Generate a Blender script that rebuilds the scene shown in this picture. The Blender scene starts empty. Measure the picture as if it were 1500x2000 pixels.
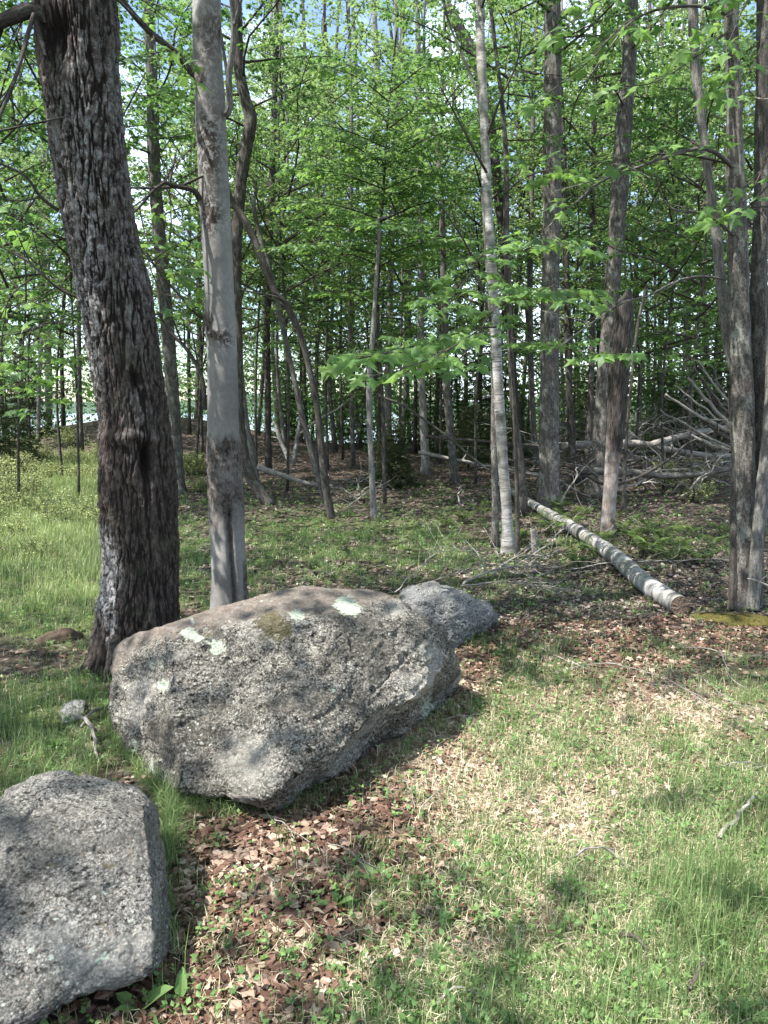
import bpy, math, random
import numpy as np
from mathutils import Vector, Matrix

# ------------------------------------------------------------------ camera, world, sun, exposure
S = bpy.context.scene
COL = S.collection
rng = np.random.default_rng(7)
random.seed(7)
F = 1444.0                       # focal length in photo pixels (photo 1500x2000)
PITCH = math.radians(7.9)
CAMZ = 1.6
cd = bpy.data.cameras.new('camera'); cam = bpy.data.objects.new('camera', cd); COL.objects.link(cam)
cam.location = (0, 0, CAMZ); cam.rotation_euler = (math.pi/2 - PITCH, 0, 0)
cd.sensor_fit = 'VERTICAL'; cd.sensor_height = 36; cd.lens = 36*F/2000
cd.clip_start = 0.05; cd.clip_end = 3000
S.camera = cam

SUN_DIR = np.array([-0.46, -0.22, 0.86]); SUN_DIR /= np.linalg.norm(SUN_DIR)   # towards the sun
W = bpy.data.worlds.new('World'); S.world = W; W.use_nodes = True
wt = W.node_tree; wt.nodes.clear()
wo = wt.nodes.new('ShaderNodeOutputWorld'); bg = wt.nodes.new('ShaderNodeBackground')
sky = wt.nodes.new('ShaderNodeTexSky'); sky.sky_type = 'NISHITA'; sky.sun_disc = False
sky.sun_elevation = math.asin(SUN_DIR[2]); sky.sun_rotation = math.atan2(SUN_DIR[0], SUN_DIR[1])
wtc = wt.nodes.new('ShaderNodeTexCoord'); wn = wt.nodes.new('ShaderNodeTexNoise')
wn.inputs['Scale'].default_value = 5.5; wn.inputs['Detail'].default_value = 7; wn.inputs['Roughness'].default_value = .55
wr = wt.nodes.new('ShaderNodeValToRGB'); wr.color_ramp.elements[0].position = .47; wr.color_ramp.elements[1].position = .64
wm = wt.nodes.new('ShaderNodeMix'); wm.data_type = 'RGBA'
wm.inputs[7].default_value = (8.0, 9.2, 10.8, 1)
wt.links.new(wtc.outputs['Generated'], wn.inputs['Vector']); wt.links.new(wn.outputs['Fac'], wr.inputs[0])
wt.links.new(wr.outputs[0], wm.inputs[0]); wt.links.new(sky.outputs[0], wm.inputs[6])
wt.links.new(wm.outputs[2], bg.inputs[0]); bg.inputs[1].default_value = 0.13
wt.links.new(bg.outputs[0], wo.inputs[0])
ld = bpy.data.lights.new('sun', 'SUN'); lo = bpy.data.objects.new('sun', ld); COL.objects.link(lo)
ld.energy = 5.0; ld.angle = math.radians(0.5); ld.color = (1, .97, .92)
lo.rotation_euler = Vector(SUN_DIR).to_track_quat('Z', 'Y').to_euler()
S.view_settings.view_transform = 'Standard'; S.view_settings.look = 'None'; S.view_settings.gamma = 1
S.view_settings.use_curve_mapping = False
S.view_settings.exposure = 1.47
S.cycles.max_bounces = 7; S.cycles.diffuse_bounces = 4; S.cycles.transmission_bounces = 4; S.cycles.glossy_bounces = 2
S.cycles.sample_clamp_indirect = 6
S.cycles.use_fast_gi = False

# ------------------------------------------------------------------ numeric helpers
_p = np.random.default_rng(3).permutation(256); _p = np.concatenate([_p, _p, _p])
_g = np.array([[1,1,0],[-1,1,0],[1,-1,0],[-1,-1,0],[1,0,1],[-1,0,1],[1,0,-1],[-1,0,-1],[0,1,1],[0,-1,1],[0,1,-1],[0,-1,-1]], float)
def perlin(x, y, z):
    x, y, z = np.broadcast_arrays(np.asarray(x, float), np.asarray(y, float), np.asarray(z, float))
    xi = np.floor(x).astype(int); yi = np.floor(y).astype(int); zi = np.floor(z).astype(int)
    xf = x-xi; yf = y-yi; zf = z-zi; xi &= 255; yi &= 255; zi &= 255
    u = xf*xf*xf*(xf*(xf*6-15)+10); v = yf*yf*yf*(yf*(yf*6-15)+10); w = zf*zf*zf*(zf*(zf*6-15)+10)
    def gr(i, j, k):
        h = _p[_p[_p[(xi+i) & 255]+((yi+j) & 255)]+((zi+k) & 255)] % 12
        g = _g[h]; return g[..., 0]*(xf-i)+g[..., 1]*(yf-j)+g[..., 2]*(zf-k)
    def lp(a, b, t): return a+(b-a)*t
    return lp(lp(lp(gr(0,0,0), gr(1,0,0), u), lp(gr(0,1,0), gr(1,1,0), u), v),
              lp(lp(gr(0,0,1), gr(1,0,1), u), lp(gr(0,1,1), gr(1,1,1), u), v), w)
def fbm(x, y, z, o=4, rough=.5):
    r = 0; a = 1; f = 1
    for i in range(o):
        r = r+a*perlin(np.asarray(x)*f+i*17.3, np.asarray(y)*f+i*5.1, np.asarray(z)*f+i*9.7); a *= rough; f *= 2.03
    return r
def sstep(a, b, x): t = np.clip((x-a)/(b-a), 0, 1); return t*t*(3-2*t)
def norm(v): return v/np.maximum(np.linalg.norm(v, axis=-1, keepdims=True), 1e-9)

FW = np.array([0, math.cos(PITCH), -math.sin(PITCH)]); UP = np.array([0, math.sin(PITCH), math.cos(PITCH)])
def ray(px, py):
    px = np.asarray(px, float); py = np.asarray(py, float)
    return ((px-750)/F)[..., None]*np.array([1., 0, 0])+(-(py-1000)/F)[..., None]*UP+FW
def atY(px, py, Y):
    r = ray(px, py); return np.array([0, 0, CAMZ])+r*(np.asarray(Y, float)/r[..., 1])[..., None]
def proj(P):
    d = P-np.array([0, 0, CAMZ]); z = np.maximum(d@FW, 1e-3)
    return 750+F*d[..., 0]/z, 1000-F*(d@UP)/z
def H(x, y):
    x = np.asarray(x, float); y = np.asarray(y, float)
    h = .05*fbm(x*.35, y*.35, 0.3, 3)+.012*fbm(x*2.2, y*2.2, 1.7, 3)
    h = h+1.35*np.exp(-((x+8.5)/5.5)**2-((y-27)/5)**2)
    h = h+.25*np.exp(-((x-8)/6)**2-((y-20)/6)**2)
    d = sstep(34, 60, y)*(1-sstep(-2, 14, x)); h = h-2.2*d
    return h
def G(px, py):
    r = ray(px, py); t = -CAMZ/r[..., 2]
    for _ in range(12):
        P = r*np.asarray(t)[..., None]; t = (CAMZ-H(P[..., 0], P[..., 1]))/-r[..., 2]
    P = r*np.asarray(t)[..., None]; P[..., 2] += CAMZ
    return P
def blobs(px, py, L):
    s = 0
    for cx, cy, rx, ry, a in L:
        s = s+a*np.exp(-(((px-cx)/rx)**2+((py-cy)/ry)**2))
    return s

# ------------------------------------------------------------------ object helpers
def tag(o, label=None, cat=None, group=None, kind=None):
    if label: o['label'] = label
    if cat: o['category'] = cat
    if group: o['group'] = group
    if kind: o['kind'] = kind
    return o
def empty(name, loc, label=None, cat=None, group=None):
    o = bpy.data.objects.new(name, None); COL.objects.link(o); o.location = loc; o.empty_display_size = .1
    return tag(o, label, cat, group)
def make_mesh(name, V, Fs, attrs=None, smooth=True, mats=(), mi=None):
    if not isinstance(Fs, list): Fs = [Fs]
    Fs = [f for f in Fs if len(f)]
    me = bpy.data.meshes.new(name)
    V = np.asarray(V, np.float32)
    me.vertices.add(len(V)); me.vertices.foreach_set('co', V.ravel())
    idx = np.concatenate([np.asarray(f, np.int32).ravel() for f in Fs])
    tot = np.concatenate([np.full(len(f), f.shape[1], np.int32) for f in Fs])
    st = np.concatenate([[0], np.cumsum(tot)[:-1]]).astype(np.int32)
    me.loops.add(len(idx)); me.loops.foreach_set('vertex_index', idx)
    me.polygons.add(len(tot)); me.polygons.foreach_set('loop_start', st)
    if mi is not None: me.polygons.foreach_set('material_index', np.asarray(mi, np.int32))
    me.polygons.foreach_set('use_smooth', np.full(len(tot), smooth))
    for m in mats: me.materials.append(m)
    me.update(calc_edges=True)
    for k, a in (attrs or {}).items():
        a = np.asarray(a, np.float32)
        if a.ndim == 1:
            at = me.attributes.new(k, 'FLOAT', 'POINT'); at.data.foreach_set('value', a)
        else:
            at = me.attributes.new(k, 'FLOAT_VECTOR', 'POINT'); at.data.foreach_set('vector', a.ravel())
    return me
def obj(name, me, parent=None, loc=None):
    o = bpy.data.objects.new(name, me); COL.objects.link(o)
    if parent is not None: o.parent = parent
    if loc is not None: o.location = loc
    return o
def catmull(P, n):
    P = np.asarray(P, float); k = len(P)
    if k == 2:
        t = np.linspace(0, 1, n)[:, None]; return P[0]*(1-t)+P[1]*t
    Q = np.vstack([2*P[0]-P[1], P, 2*P[-1]-P[-2]])
    d = np.concatenate([[0], np.cumsum(np.linalg.norm(np.diff(P[:, :min(3, P.shape[1])], axis=0), axis=1))]); d /= d[-1]
    s = np.linspace(0, 1, n); i = np.clip(np.searchsorted(d, s, 'right')-1, 0, k-2)
    t = ((s-d[i])/np.maximum(d[i+1]-d[i], 1e-9))[:, None]
    a, b, c, e = Q[i], Q[i+1], Q[i+2], Q[i+3]
    return .5*((2*b)+(-a+c)*t+(2*a-5*b+4*c-e)*t*t+(-a+3*b-3*c+e)*t**3)
def frames(P):
    T = norm(np.gradient(P, axis=0))
    ref = np.array([1., 0, 0]) if abs(T[0][0]) < .9 else np.array([0, 1., 0])
    A = np.zeros_like(P); a = ref
    for i in range(len(P)):
        a = a-T[i]*(a@T[i]); a /= np.linalg.norm(a); A[i] = a
    return T, A, np.cross(T, A)
def tube(P, R, sides, disp=None, cap=True):
    """returns V, [F], attrs with bark coordinates (metres)"""
    P = np.asarray(P, float); R = np.asarray(R, float); n = len(P)
    T, A, B = frames(P)
    th = np.linspace(0, 2*np.pi, sides, endpoint=False)
    N = np.cos(th)[None, :, None]*A[:, None, :]+np.sin(th)[None, :, None]*B[:, None, :]
    s = np.concatenate([[0], np.cumsum(np.linalg.norm(np.diff(P, axis=0), axis=1))])
    rb = float(np.mean(R))
    bk = np.stack([np.broadcast_to(np.cos(th)*rb, (n, sides)), np.broadcast_to(np.sin(th)*rb, (n, sides)), np.broadcast_to(s[:, None], (n, sides))], -1)
    V = P[:, None, :]+N*R[:, None, None]
    ex = {}
    if disp is not None:
        d, ex = disp(V, N, bk, th, s); V = V+N*d[..., None]
    i = np.arange(n-1)[:, None]*sides; j = np.arange(sides)[None, :]; k = (j+1) % sides
    Fq = np.stack([i+j, i+k, i+sides+k, i+sides+j], -1).reshape(-1, 4)
    V = V.reshape(-1, 3); bk = bk.reshape(-1, 3); ex = {q: v.reshape(-1) for q, v in ex.items()}
    Fs = [Fq]
    if cap:
        V = np.vstack([V, P[0], P[-1]]); bk = np.vstack([bk, [0, 0, 0], [0, 0, s[-1]]])
        ex = {q: np.concatenate([v, [v[:sides].mean(), v[-sides:].mean()]]) for q, v in ex.items()}
        c0, c1 = len(V)-2, len(V)-1; jj = np.arange(sides); kk = (jj+1) % sides
        Fs.append(np.vstack([np.stack([kk, jj, np.full(sides, c0)], -1), np.stack([(n-1)*sides+jj, (n-1)*sides+kk, np.full(sides, c1)], -1)]))
    a = {'bk': bk}; a.update(ex)
    return V, Fs, a
class Acc:
    """collects geometry for ONE mesh"""
    def __init__(s): s.V = []; s.F3 = []; s.F4 = []; s.A = {}; s.n = 0
    def add(s, V, Fs, a):
        s.V.append(V)
        for f in (Fs if isinstance(Fs, list) else [Fs]):
            if len(f): (s.F3 if f.shape[1] == 3 else s.F4).append(np.asarray(f)+s.n)
        for k, v in a.items(): s.A.setdefault(k, []).append(v)
        s.n += len(V)
    def mesh(s, name, mats, smooth=True):
        Fs = []
        if s.F4: Fs.append(np.vstack(s.F4))
        if s.F3: Fs.append(np.vstack(s.F3))
        return make_mesh(name, np.vstack(s.V), Fs, {k: np.concatenate(v) for k, v in s.A.items()}, smooth, mats)
def stick(acc, pts, r0, r1, sides=5, n=None):
    pts = np.asarray(pts, float); n = n or max(3, 2*len(pts))
    P = catmull(pts, n); acc.add(*tube(P, np.linspace(r0, r1, n), sides))
def sticks3(S0, S1, r, sag=0.0):
    """many 3-sided two-segment twigs, vectorised"""
    n = len(S0); M = (S0+S1)/2+np.array([0, 0, 1.])*sag
    D = norm(S1-S0); ref = np.tile([0.31, .2, .93], (n, 1)); A = norm(np.cross(D, ref)); B = np.cross(D, A)
    V = []
    for C, rr in ((S0, 1), (M, .75), (S1, .35)):
        for k in range(3):
            th = 2.0944*k; V.append(C+(A*math.cos(th)+B*math.sin(th))*(r*rr)[:, None])
    V = np.stack(V, 1).reshape(-1, 3); Fs = []
    b = np.arange(n)[:, None]*9
    for s_ in (0, 3):
        for k in range(3):
            k2 = (k+1) % 3; Fs.append(b+np.array([[s_+k, s_+k2, s_+3+k2, s_+3+k]]))
    bk = np.zeros((len(V), 3)); bk[:, 2] = V[:, 2]; bk[:, 0] = V[:, 0]; bk[:, 1] = V[:, 1]
    return V, [np.vstack(Fs)], {'bk': bk}
def _fan(o): return np.array([[0, i, i+1] for i in range(1, len(o)-1)])
_half = [(.30, -.06), (.20, .16), (.53, .42), (.19, .52)]
_m = [(0, .26, .05)]+[(0, 0, 0)]+[(x, y, -.14*abs(x)-.05) for x, y in _half]+[(0, 1.0, -.10)]+[(-x, y, -.14*abs(x)-.05) for x, y in _half[::-1]]
LEAF = {
    'maple': (np.array(_m), np.array([[0, i, i+1] for i in range(1, 10)]+[[0, 10, 1]])),
    'star': (np.array([(0, 0, 0), (.48, .40, -.08), (.16, .5, .02), (0, 1, -.06), (-.16, .5, .02), (-.48, .40, -.08)]), _fan(range(6))),
    'quad': (np.array([(0, 0, 0), (.36, .45, -.08), (0, 1, 0), (-.36, .45, -.08)]), np.array([[0, 1, 2], [0, 2, 3]])),
    'litter': (np.array([(0, -.1, .12), (.34, .12, .03), (.30, .62, .16), (0, .95, .02), (-.34, .55, .10), (-.28, .1, .0)]), _fan(range(6))),
    'lance': (np.array([(0, 0, 0), (.13, .35, .03), (.10, .75, -.02), (0, 1, -.12), (-.10, .75, -.02), (-.13, .35, .03)]), _fan(range(6))),
    'needle': (np.array([(0, 0, 0), (.12, .5, 0), (0, 1, 0), (-.12, .5, 0)]), np.array([[0, 1, 2], [0, 2, 3]])),
}
def leaves(P, D, Nn, s, kind, tint=None, r=rng):
    T, Ft = LEAF[kind]; n = len(P)
    D = norm(D); X = norm(np.cross(D, Nn)); Z = np.cross(X, D)
    V = P[:, None, :]+s[:, None, None]*(T[None, :, 0:1]*X[:, None, :]+T[None, :, 1:2]*D[:, None, :]+T[None, :, 2:3]*Z[:, None, :])
    Fs = (np.arange(n)[:, None, None]*len(T)+Ft[None]).reshape(-1, 3)
    if tint is None: tint = r.random(n)
    return V.reshape(-1, 3), [Fs], {'tint': np.repeat(tint, len(T))}

# ------------------------------------------------------------------ materials
class MB:
    def __init__(s, name, rough=.8, spec=.3):
        s.m = bpy.data.materials.new(name); s.m.use_nodes = True; s.t = s.m.node_tree
        s.b = s.t.nodes['Principled BSDF']; s.b.inputs['Roughness'].default_value = rough
        s.b.inputs['Specular IOR Level'].default_value = spec; s.out = s.t.nodes['Material Output']
    def n(s, ty, **k):
        nd = s.t.nodes.new(ty)
        for a, b in k.items(): setattr(nd, a, b)
        return nd
    def L(s, a, b): s.t.links.new(a, b)
    def attr(s, nm, vec=False): nd = s.n('ShaderNodeAttribute', attribute_name=nm); return nd.outputs['Vector' if vec else 'Fac']
    def objc(s): return s.n('ShaderNodeTexCoord').outputs['Object']
    def rnd(s): return s.n('ShaderNodeObjectInfo').outputs['Random']
    def mapv(s, v, sc, loc=(0, 0, 0), rot=(0, 0, 0)):
        nd = s.n('ShaderNodeMapping'); nd.inputs['Scale'].default_value = sc; nd.inputs['Location'].default_value = loc; nd.inputs['Rotation'].default_value = rot; s.L(v, nd.inputs[0]); return nd.outputs[0]
    def noise(s, v, sc, det=4, ro=.55, dist=0):
        nd = s.n('ShaderNodeTexNoise'); nd.inputs['Scale'].default_value = sc; nd.inputs['Detail'].default_value = det
        nd.inputs['Roughness'].default_value = ro; nd.inputs['Distortion'].default_value = dist; s.L(v, nd.inputs['Vector']); return nd.outputs['Fac']
    def voro(s, v, sc, out='Distance', feat='F1', rand=1):
        nd = s.n('ShaderNodeTexVoronoi'); nd.feature = feat; nd.inputs['Scale'].default_value = sc; nd.inputs['Randomness'].default_value = rand; s.L(v, nd.inputs['Vector']); return nd.outputs[out]
    def ramp(s, f, stops):
        nd = s.n('ShaderNodeValToRGB'); e = nd.color_ramp.elements
        while len(e) < len(stops): e.new(.5)
        for q, (p, c) in zip(e, stops):
            q.position = p; q.color = (*c, 1) if isinstance(c, tuple) else (c, c, c, 1)
        s.L(f, nd.inputs[0]); return nd.outputs[0]
    def mix(s, f, a, b, mode='MIX'):
        nd = s.n('ShaderNodeMix', data_type='RGBA', blend_type=mode)
        for i, v in ((0, f), (6, a), (7, b)):
            if isinstance(v, bpy.types.NodeSocket): s.L(v, nd.inputs[i])
            elif i == 0: nd.inputs[0].default_value = v
            else: nd.inputs[i].default_value = (*v, 1)
        return nd.outputs[2]
    def math(s, op, a, b=0., clamp=False):
        nd = s.n('ShaderNodeMath', operation=op); nd.use_clamp = clamp
        for i, v in ((0, a), (1, b)):
            if isinstance(v, bpy.types.NodeSocket): s.L(v, nd.inputs[i])
            else: nd.inputs[i].default_value = v
        return nd.outputs[0]
    def bump(s, h, st, dist=.01):
        nd = s.n('ShaderNodeBump'); nd.inputs['Strength'].default_value = st; nd.inputs['Distance'].default_value = dist
        s.L(h, nd.inputs['Height']); s.L(nd.outputs[0], s.b.inputs['Normal'])
    def col(s, c):
        if isinstance(c, bpy.types.NodeSocket): s.L(c, s.b.inputs['Base Color'])
        else: s.b.inputs['Base Color'].default_value = (*c, 1)
        return s
def leaf_mat(name, dark, mid, light, trans, tw=.5, spec=.35, rough=.5):
    b = MB(name, rough, spec); t = b.attr('tint')
    c = b.ramp(t, [(0, dark), (.5, mid), (1, light)]); b.col(c)
    tr = b.n('ShaderNodeBsdfTranslucent'); tc = b.mix(.5, c, trans, 'MIX'); b.L(tc, tr.inputs[0])
    mx = b.n('ShaderNodeMixShader'); mx.inputs[0].default_value = tw
    b.L(b.b.outputs[0], mx.inputs[1]); b.L(tr.outputs[0], mx.inputs[2]); b.L(mx.outputs[0], b.out.inputs[0]); return b.m
M = {}
M['leaf'] = leaf_mat('maple_leaf_green', (.028, .066, .022), (.058, .128, .036), (.12, .21, .055), (.22, .42, .09), .5)
M['leaf_near'] = leaf_mat('young_leaf_green', (.04, .095, .03), (.09, .18, .046), (.19, .31, .075), (.30, .50, .10), .5)
M['leaf_far'] = leaf_mat('spring_leaf_green', (.045, .10, .032), (.10, .185, .05), (.20, .28, .09), (.34, .48, .15), .52)
M['conifer'] = leaf_mat('conifer_green', (.018, .035, .014), (.035, .06, .02), (.09, .12, .035), (.12, .17, .03), .25)
M['shrub'] = leaf_mat('shrub_green', (.16, .22, .07), (.30, .36, .13), (.50, .52, .26), (.5, .56, .2), .35)
M['fern'] = leaf_mat('fern_green', (.045, .08, .025), (.08, .13, .035), (.15, .20, .05), (.2, .28, .06), .3)
M['herb'] = leaf_mat('herb_green', (.06, .12, .04), (.11, .20, .06), (.20, .30, .10), (.27, .44, .10), .38)
M['grass'] = leaf_mat('grass_blade', (.065, .115, .038), (.15, .225, .08), (.34, .40, .19), (.31, .44, .14), .38)
M['meadow'] = leaf_mat('meadow_grass', (.12, .19, .06), (.26, .34, .12), (.52, .52, .30), (.42, .52, .18), .35)
M['litter_old'] = leaf_mat('old_grey_leaf', (.035, .026, .02), (.12, .092, .074), (.40, .35, .30), (.2, .15, .1), .08, .25, .65)
M['straw'] = leaf_mat('dry_grass_blade', (.28, .24, .14), (.50, .44, .28), (.70, .65, .47), (.5, .45, .27), .2)
M['litter'] = leaf_mat('dead_leaf_brown', (.04, .02, .013), (.15, .082, .055), (.48, .38, .29), (.3, .16, .08), .10, .3, .55)

def bark(name, c0, c1, c2, lichen=(.36, .38, .33), lam=.5, st=.6):
    b = MB(name, .88, .2); v = b.attr('bk', True)
    n1 = b.noise(b.mapv(v, (1, 1, .16)), 55, 6, .65, .4); n2 = b.noise(v, 5, 3); n3 = b.noise(b.mapv(v, (1, 1, .5)), 14, 6, .7)
    c = b.ramp(n1, [(.33, c0), (.52, c1), (.72, c2)])
    c = b.mix(b.math('MULTIPLY', b.ramp(n3, [(.52, 0.), (.6, 1.)]), lam), c, lichen)
    c = b.mix(b.math('MULTIPLY', n2, .6), c, b.mix(.5, c, (.03, .025, .02)))
    n4 = b.noise(b.mapv(v, (1, 1, .45)), 130, 4, .7); c = b.mix(b.ramp(n4, [(.38, .8), (.48, 0.)]), c, c0); c = b.mix(b.ramp(n4, [(.55, 0.), (.66, .5)]), c, c2)
    r = b.ramp(b.rnd(), [(0, .75), (1, 1.15)]); c = b.mix(1., c, r, 'MULTIPLY')
    b.col(c); b.bump(b.math('ADD', n1, b.math('MULTIPLY', n4, .4)), min(1, st*1.5), .014); return b.m
M['bark_grey'] = bark('grey_brown_bark', (.035, .03, .026), (.115, .103, .092), (.235, .22, .20))
M['bark_dark'] = bark('dark_bark', (.025, .02, .018), (.07, .06, .052), (.13, .12, .105), lam=.25)
M['bark_pale'] = bark('pale_grey_bark', (.075, .068, .062), (.20, .187, .172), (.35, .335, .315), lam=.35)
M['deadwood'] = bark('weathered_dead_wood', (.15, .13, .11), (.34, .31, .28), (.52, .49, .45), lam=.2)
M['deadwood_dark'] = bark('damp_dead_wood', (.04, .033, .028), (.11, .09, .078), (.2, .17, .15), lam=.2)
M['twig'] = bark('dark_twig', (.03, .024, .02), (.07, .055, .045), (.12, .1, .085), lam=.1, st=.2)

def mat_snag():
    b = MB('peeled_snag_wood', .85, .2); v = b.attr('bk', True); k = b.attr('rough')
    n1 = b.noise(b.mapv(v, (1, 1, .12)), 70, 6, .65, .5); n2 = b.noise(v, 9, 4, .6)
    wood = b.ramp(n2, [(.35, (.14, .11, .09)), (.5, (.26, .225, .20)), (.68, (.38, .35, .32))])
    wood = b.mix(b.ramp(n1, [(.4, .6), (.5, 0.)]), wood, (.16, .10, .07))
    bk_ = b.ramp(n1, [(.38, (.012, .009, .008)), (.6, (.07, .06, .053)), (.75, (.16, .145, .132))])
    b.col(b.mix(k, wood, bk_)); b.bump(n1, .8, .015); return b.m
M['snag'] = mat_snag()
def mat_birch():
    b = MB('birch_bark', .7, .3); v = b.attr('bk', True)
    n1 = b.noise(b.mapv(v, (16, 16, 80)), 1, 5, .75, .6); n2 = b.noise(b.mapv(v, (7, 7, 11)), 1, 5, .65); n3 = b.noise(v, 40, 4)
    c = b.ramp(n2, [(.36, (.09, .085, .075)), (.5, (.26, .25, .235)), (.68, (.50, .485, .46))])
    c = b.mix(b.ramp(n1, [(.53, 0.), (.60, 1.)]), c, (.09, .075, .065))
    vb = b.voro(b.mapv(v, (4.5, 4.5, 5.5)), 1); c = b.mix(b.ramp(vb, [(.09, .8), (.18, 0.)]), c, (.06, .052, .046))
    c = b.mix(b.ramp(b.noise(v, 3.1, 5), [(.48, 0.), (.64, .75)]), c, (.15, .145, .11))
    b.col(c); b.bump(n1, -.25, .006); return b.m
M['birch'] = mat_birch()
def mat_cut():
    b = MB('cut_wood_end', .9, .1); v = b.attr('bk', True)
    sep = b.n('ShaderNodeSeparateXYZ'); b.L(v, sep.inputs[0])
    w = b.math('SINE', b.math('MULTIPLY', sep.outputs[0], 420)); n = b.noise(v, 30, 5)
    c = b.mix(b.math('MULTIPLY_ADD', w, .25), (.14, .095, .07), (.055, .036, .028)); c = b.mix(n, c, (.20, .15, .11), 'MIX')
    b.col(c); b.bump(w, .3, .003); return b.m
M['cut'] = mat_cut()
def mat_big():
    b = MB('furrowed_bark', .9, .18); v = b.attr('bk', True); rd = b.attr('ridge'); pl = b.attr('pale')
    n1 = b.noise(b.mapv(v, (1, 1, .3)), 75, 7, .75, .5); n2 = b.noise(b.mapv(v, (1.1, 1.1, .75)), 38, 7, .75, .4); n3 = b.noise(v, 6, 4)
    c = b.ramp(rd, [(.12, (.012, .009, .008)), (.50, (.036, .027, .023)), (.9, (.10, .08, .069))])
    c = b.mix(b.ramp(n1, [(.42, .85), (.6, 0.)]), c, (.018, .013, .011))
    k = b.math('MULTIPLY', b.ramp(n2, [(.44, 0.), (.56, 1.)]), b.math('MULTIPLY', pl, b.ramp(rd, [(.45, 0.), (.72, 1.)])), True)
    c = b.mix(k, c, b.ramp(n1, [(.35, (.14, .135, .13)), (.65, (.50, .49, .48))]))
    c = b.mix(b.math('MULTIPLY', b.ramp(n3, [(.55, 0.), (.7, 1.)]), .3), c, (.09, .10, .06))
    b.col(c); b.bump(b.math('ADD', n1, n2), .9, .012); return b.m
M['big'] = mat_big()
def mat_smooth():
    b = MB('smooth_grey_bark', .8, .25); v = b.attr('bk', True); ro = b.attr('rough'); bl = b.attr('blotch')
    n1 = b.noise(b.mapv(v, (1, 1, .4)), 70, 6, .7, .4); n2 = b.noise(v, 4, 4); n3 = b.noise(b.mapv(v, (1, 1, .7)), 42, 5, .65, .6)
    nl = b.noise(b.mapv(v, (3, 3, 60)), 1, 3, .6)
    c = b.ramp(n2, [(.3, (.165, .157, .147)), (.7, (.27, .26, .245))])
    c = b.mix(b.math('MULTIPLY', b.ramp(b.noise(v, 160, 3), [(.45, 0.), (.62, 1.)]), .35), c, (.19, .175, .16))
    c = b.mix(b.ramp(nl, [(.70, 0.), (.74, .7)]), c, (.48, .46, .43))
    sp = b.math('MULTIPLY', b.ramp(n3, [(.455, 0.), (.50, 1.)]), bl); c = b.mix(sp, c, (.045, .033, .027))
    rc = b.ramp(n1, [(.38, (.018, .013, .011)), (.5, (.085, .07, .06)), (.68, (.19, .17, .155))])
    c = b.mix(ro, c, rc); b.col(c)
    b.bump(b.math('ADD', b.math('MULTIPLY', n1, b.math('ADD', ro, .12)), b.math('MULTIPLY', b.noise(v, 25, 4), .15)), .8, .012); return b.m
M['smooth'] = mat_smooth()

def mat_rock(name, pal, pit=.5, brown=.0, scale=1.0):
    b = MB(name, .92, .2); v = b.objc()
    st = b.mapv(v, (1, 1.2, 2.2), rot=(0, .40, 0))
    n0 = b.noise(st, 3.2*scale, 5, .6, .4); n1 = b.noise(st, 24*scale, 8, .75, .3); n2 = b.noise(v, 105*scale, 6, .75); n3 = b.noise(v, 220, 3, .6)
    vo = b.voro(v, 60*scale); vc = b.n('ShaderNodeTexVoronoi'); vc.inputs['Scale'].default_value = 130*scale; b.L(v, vc.inputs['Vector'])
    c = b.ramp(n1, [(.30, pal[0]), (.45, pal[1]), (.58, pal[2]), (.75, pal[3])])
    c = b.mix(b.ramp(n2, [(.42, .95), (.47, 0.)]), c, pal[0])
    c = b.mix(b.ramp(n2, [(.54, 0.), (.59, .85)]), c, pal[3])
    c = b.mix(b.ramp(b.noise(st, 34*scale, 4, .6), [(.39, 1.), (.44, 0.)]), c, (.010, .009, .008))
    c = b.mix(b.ramp(vc.outputs['Color'], [(.55, 0.), (.9, .35)]), c, (.50, .455, .39))
    c = b.mix(b.math('MULTIPLY', b.ramp(n0, [(.45, 0.), (.62, 1.)]), .45), c, pal[0])
    nl = b.noise(st, 1.9, 5, .65, .5); c = b.mix(b.ramp(nl, [(.40, .55), (.50, 0.)]), c, pal[1]); c = b.mix(b.ramp(nl, [(.52, 0.), (.64, .38)]), c, pal[3])
    v2 = b.voro(v, 48*scale, 'Distance'); c = b.mix(b.math('MULTIPLY', b.ramp(v2, [(.16, .85), (.24, 0.)]), b.ramp(b.noise(v, 5.5, 4, .6), [(.50, 0.), (.58, 1.)])), c, (.40, .42, .37))
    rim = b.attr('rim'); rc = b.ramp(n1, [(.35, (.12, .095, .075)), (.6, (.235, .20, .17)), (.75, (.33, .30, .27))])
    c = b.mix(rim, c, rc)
    mo = b.math('MULTIPLY', b.attr('moss'), b.ramp(n2, [(.35, .3), (.6, 1.)])); c = b.mix(mo, c, (.075, .065, .024))
    lv = b.voro(v, 22*scale, 'Distance'); lm = b.math('MULTIPLY', b.ramp(lv, [(.13, 1.), (.19, 0.)]), b.ramp(b.noise(v, 3.3, 3), [(.50, 0.), (.6, 1.)]))
    c = b.mix(b.math('MULTIPLY', lm, .7), c, (.46, .47, .43))
    li = b.math('MULTIPLY', b.attr('lichen'), b.ramp(n2, [(.30, .35), (.5, 1.)])); c = b.mix(li, c, b.ramp(n3, [(.3, (.30, .34, .27)), (.7, (.50, .54, .44))]))
    b.col(c)
    b.bump(b.math('ADD', b.math('ADD', n1, b.math('MULTIPLY', n2, .55)), b.math('MULTIPLY', b.ramp(vo, [(.0, 0.), (.5, 1.)]), .25)), pit, .02); return b.m
M['rock_main'] = mat_rock('lichen_crusted_granite', [(.014, .0125, .010), (.082, .075, .062), (.225, .207, .176), (.54, .51, .45)], 1.0)
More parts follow.
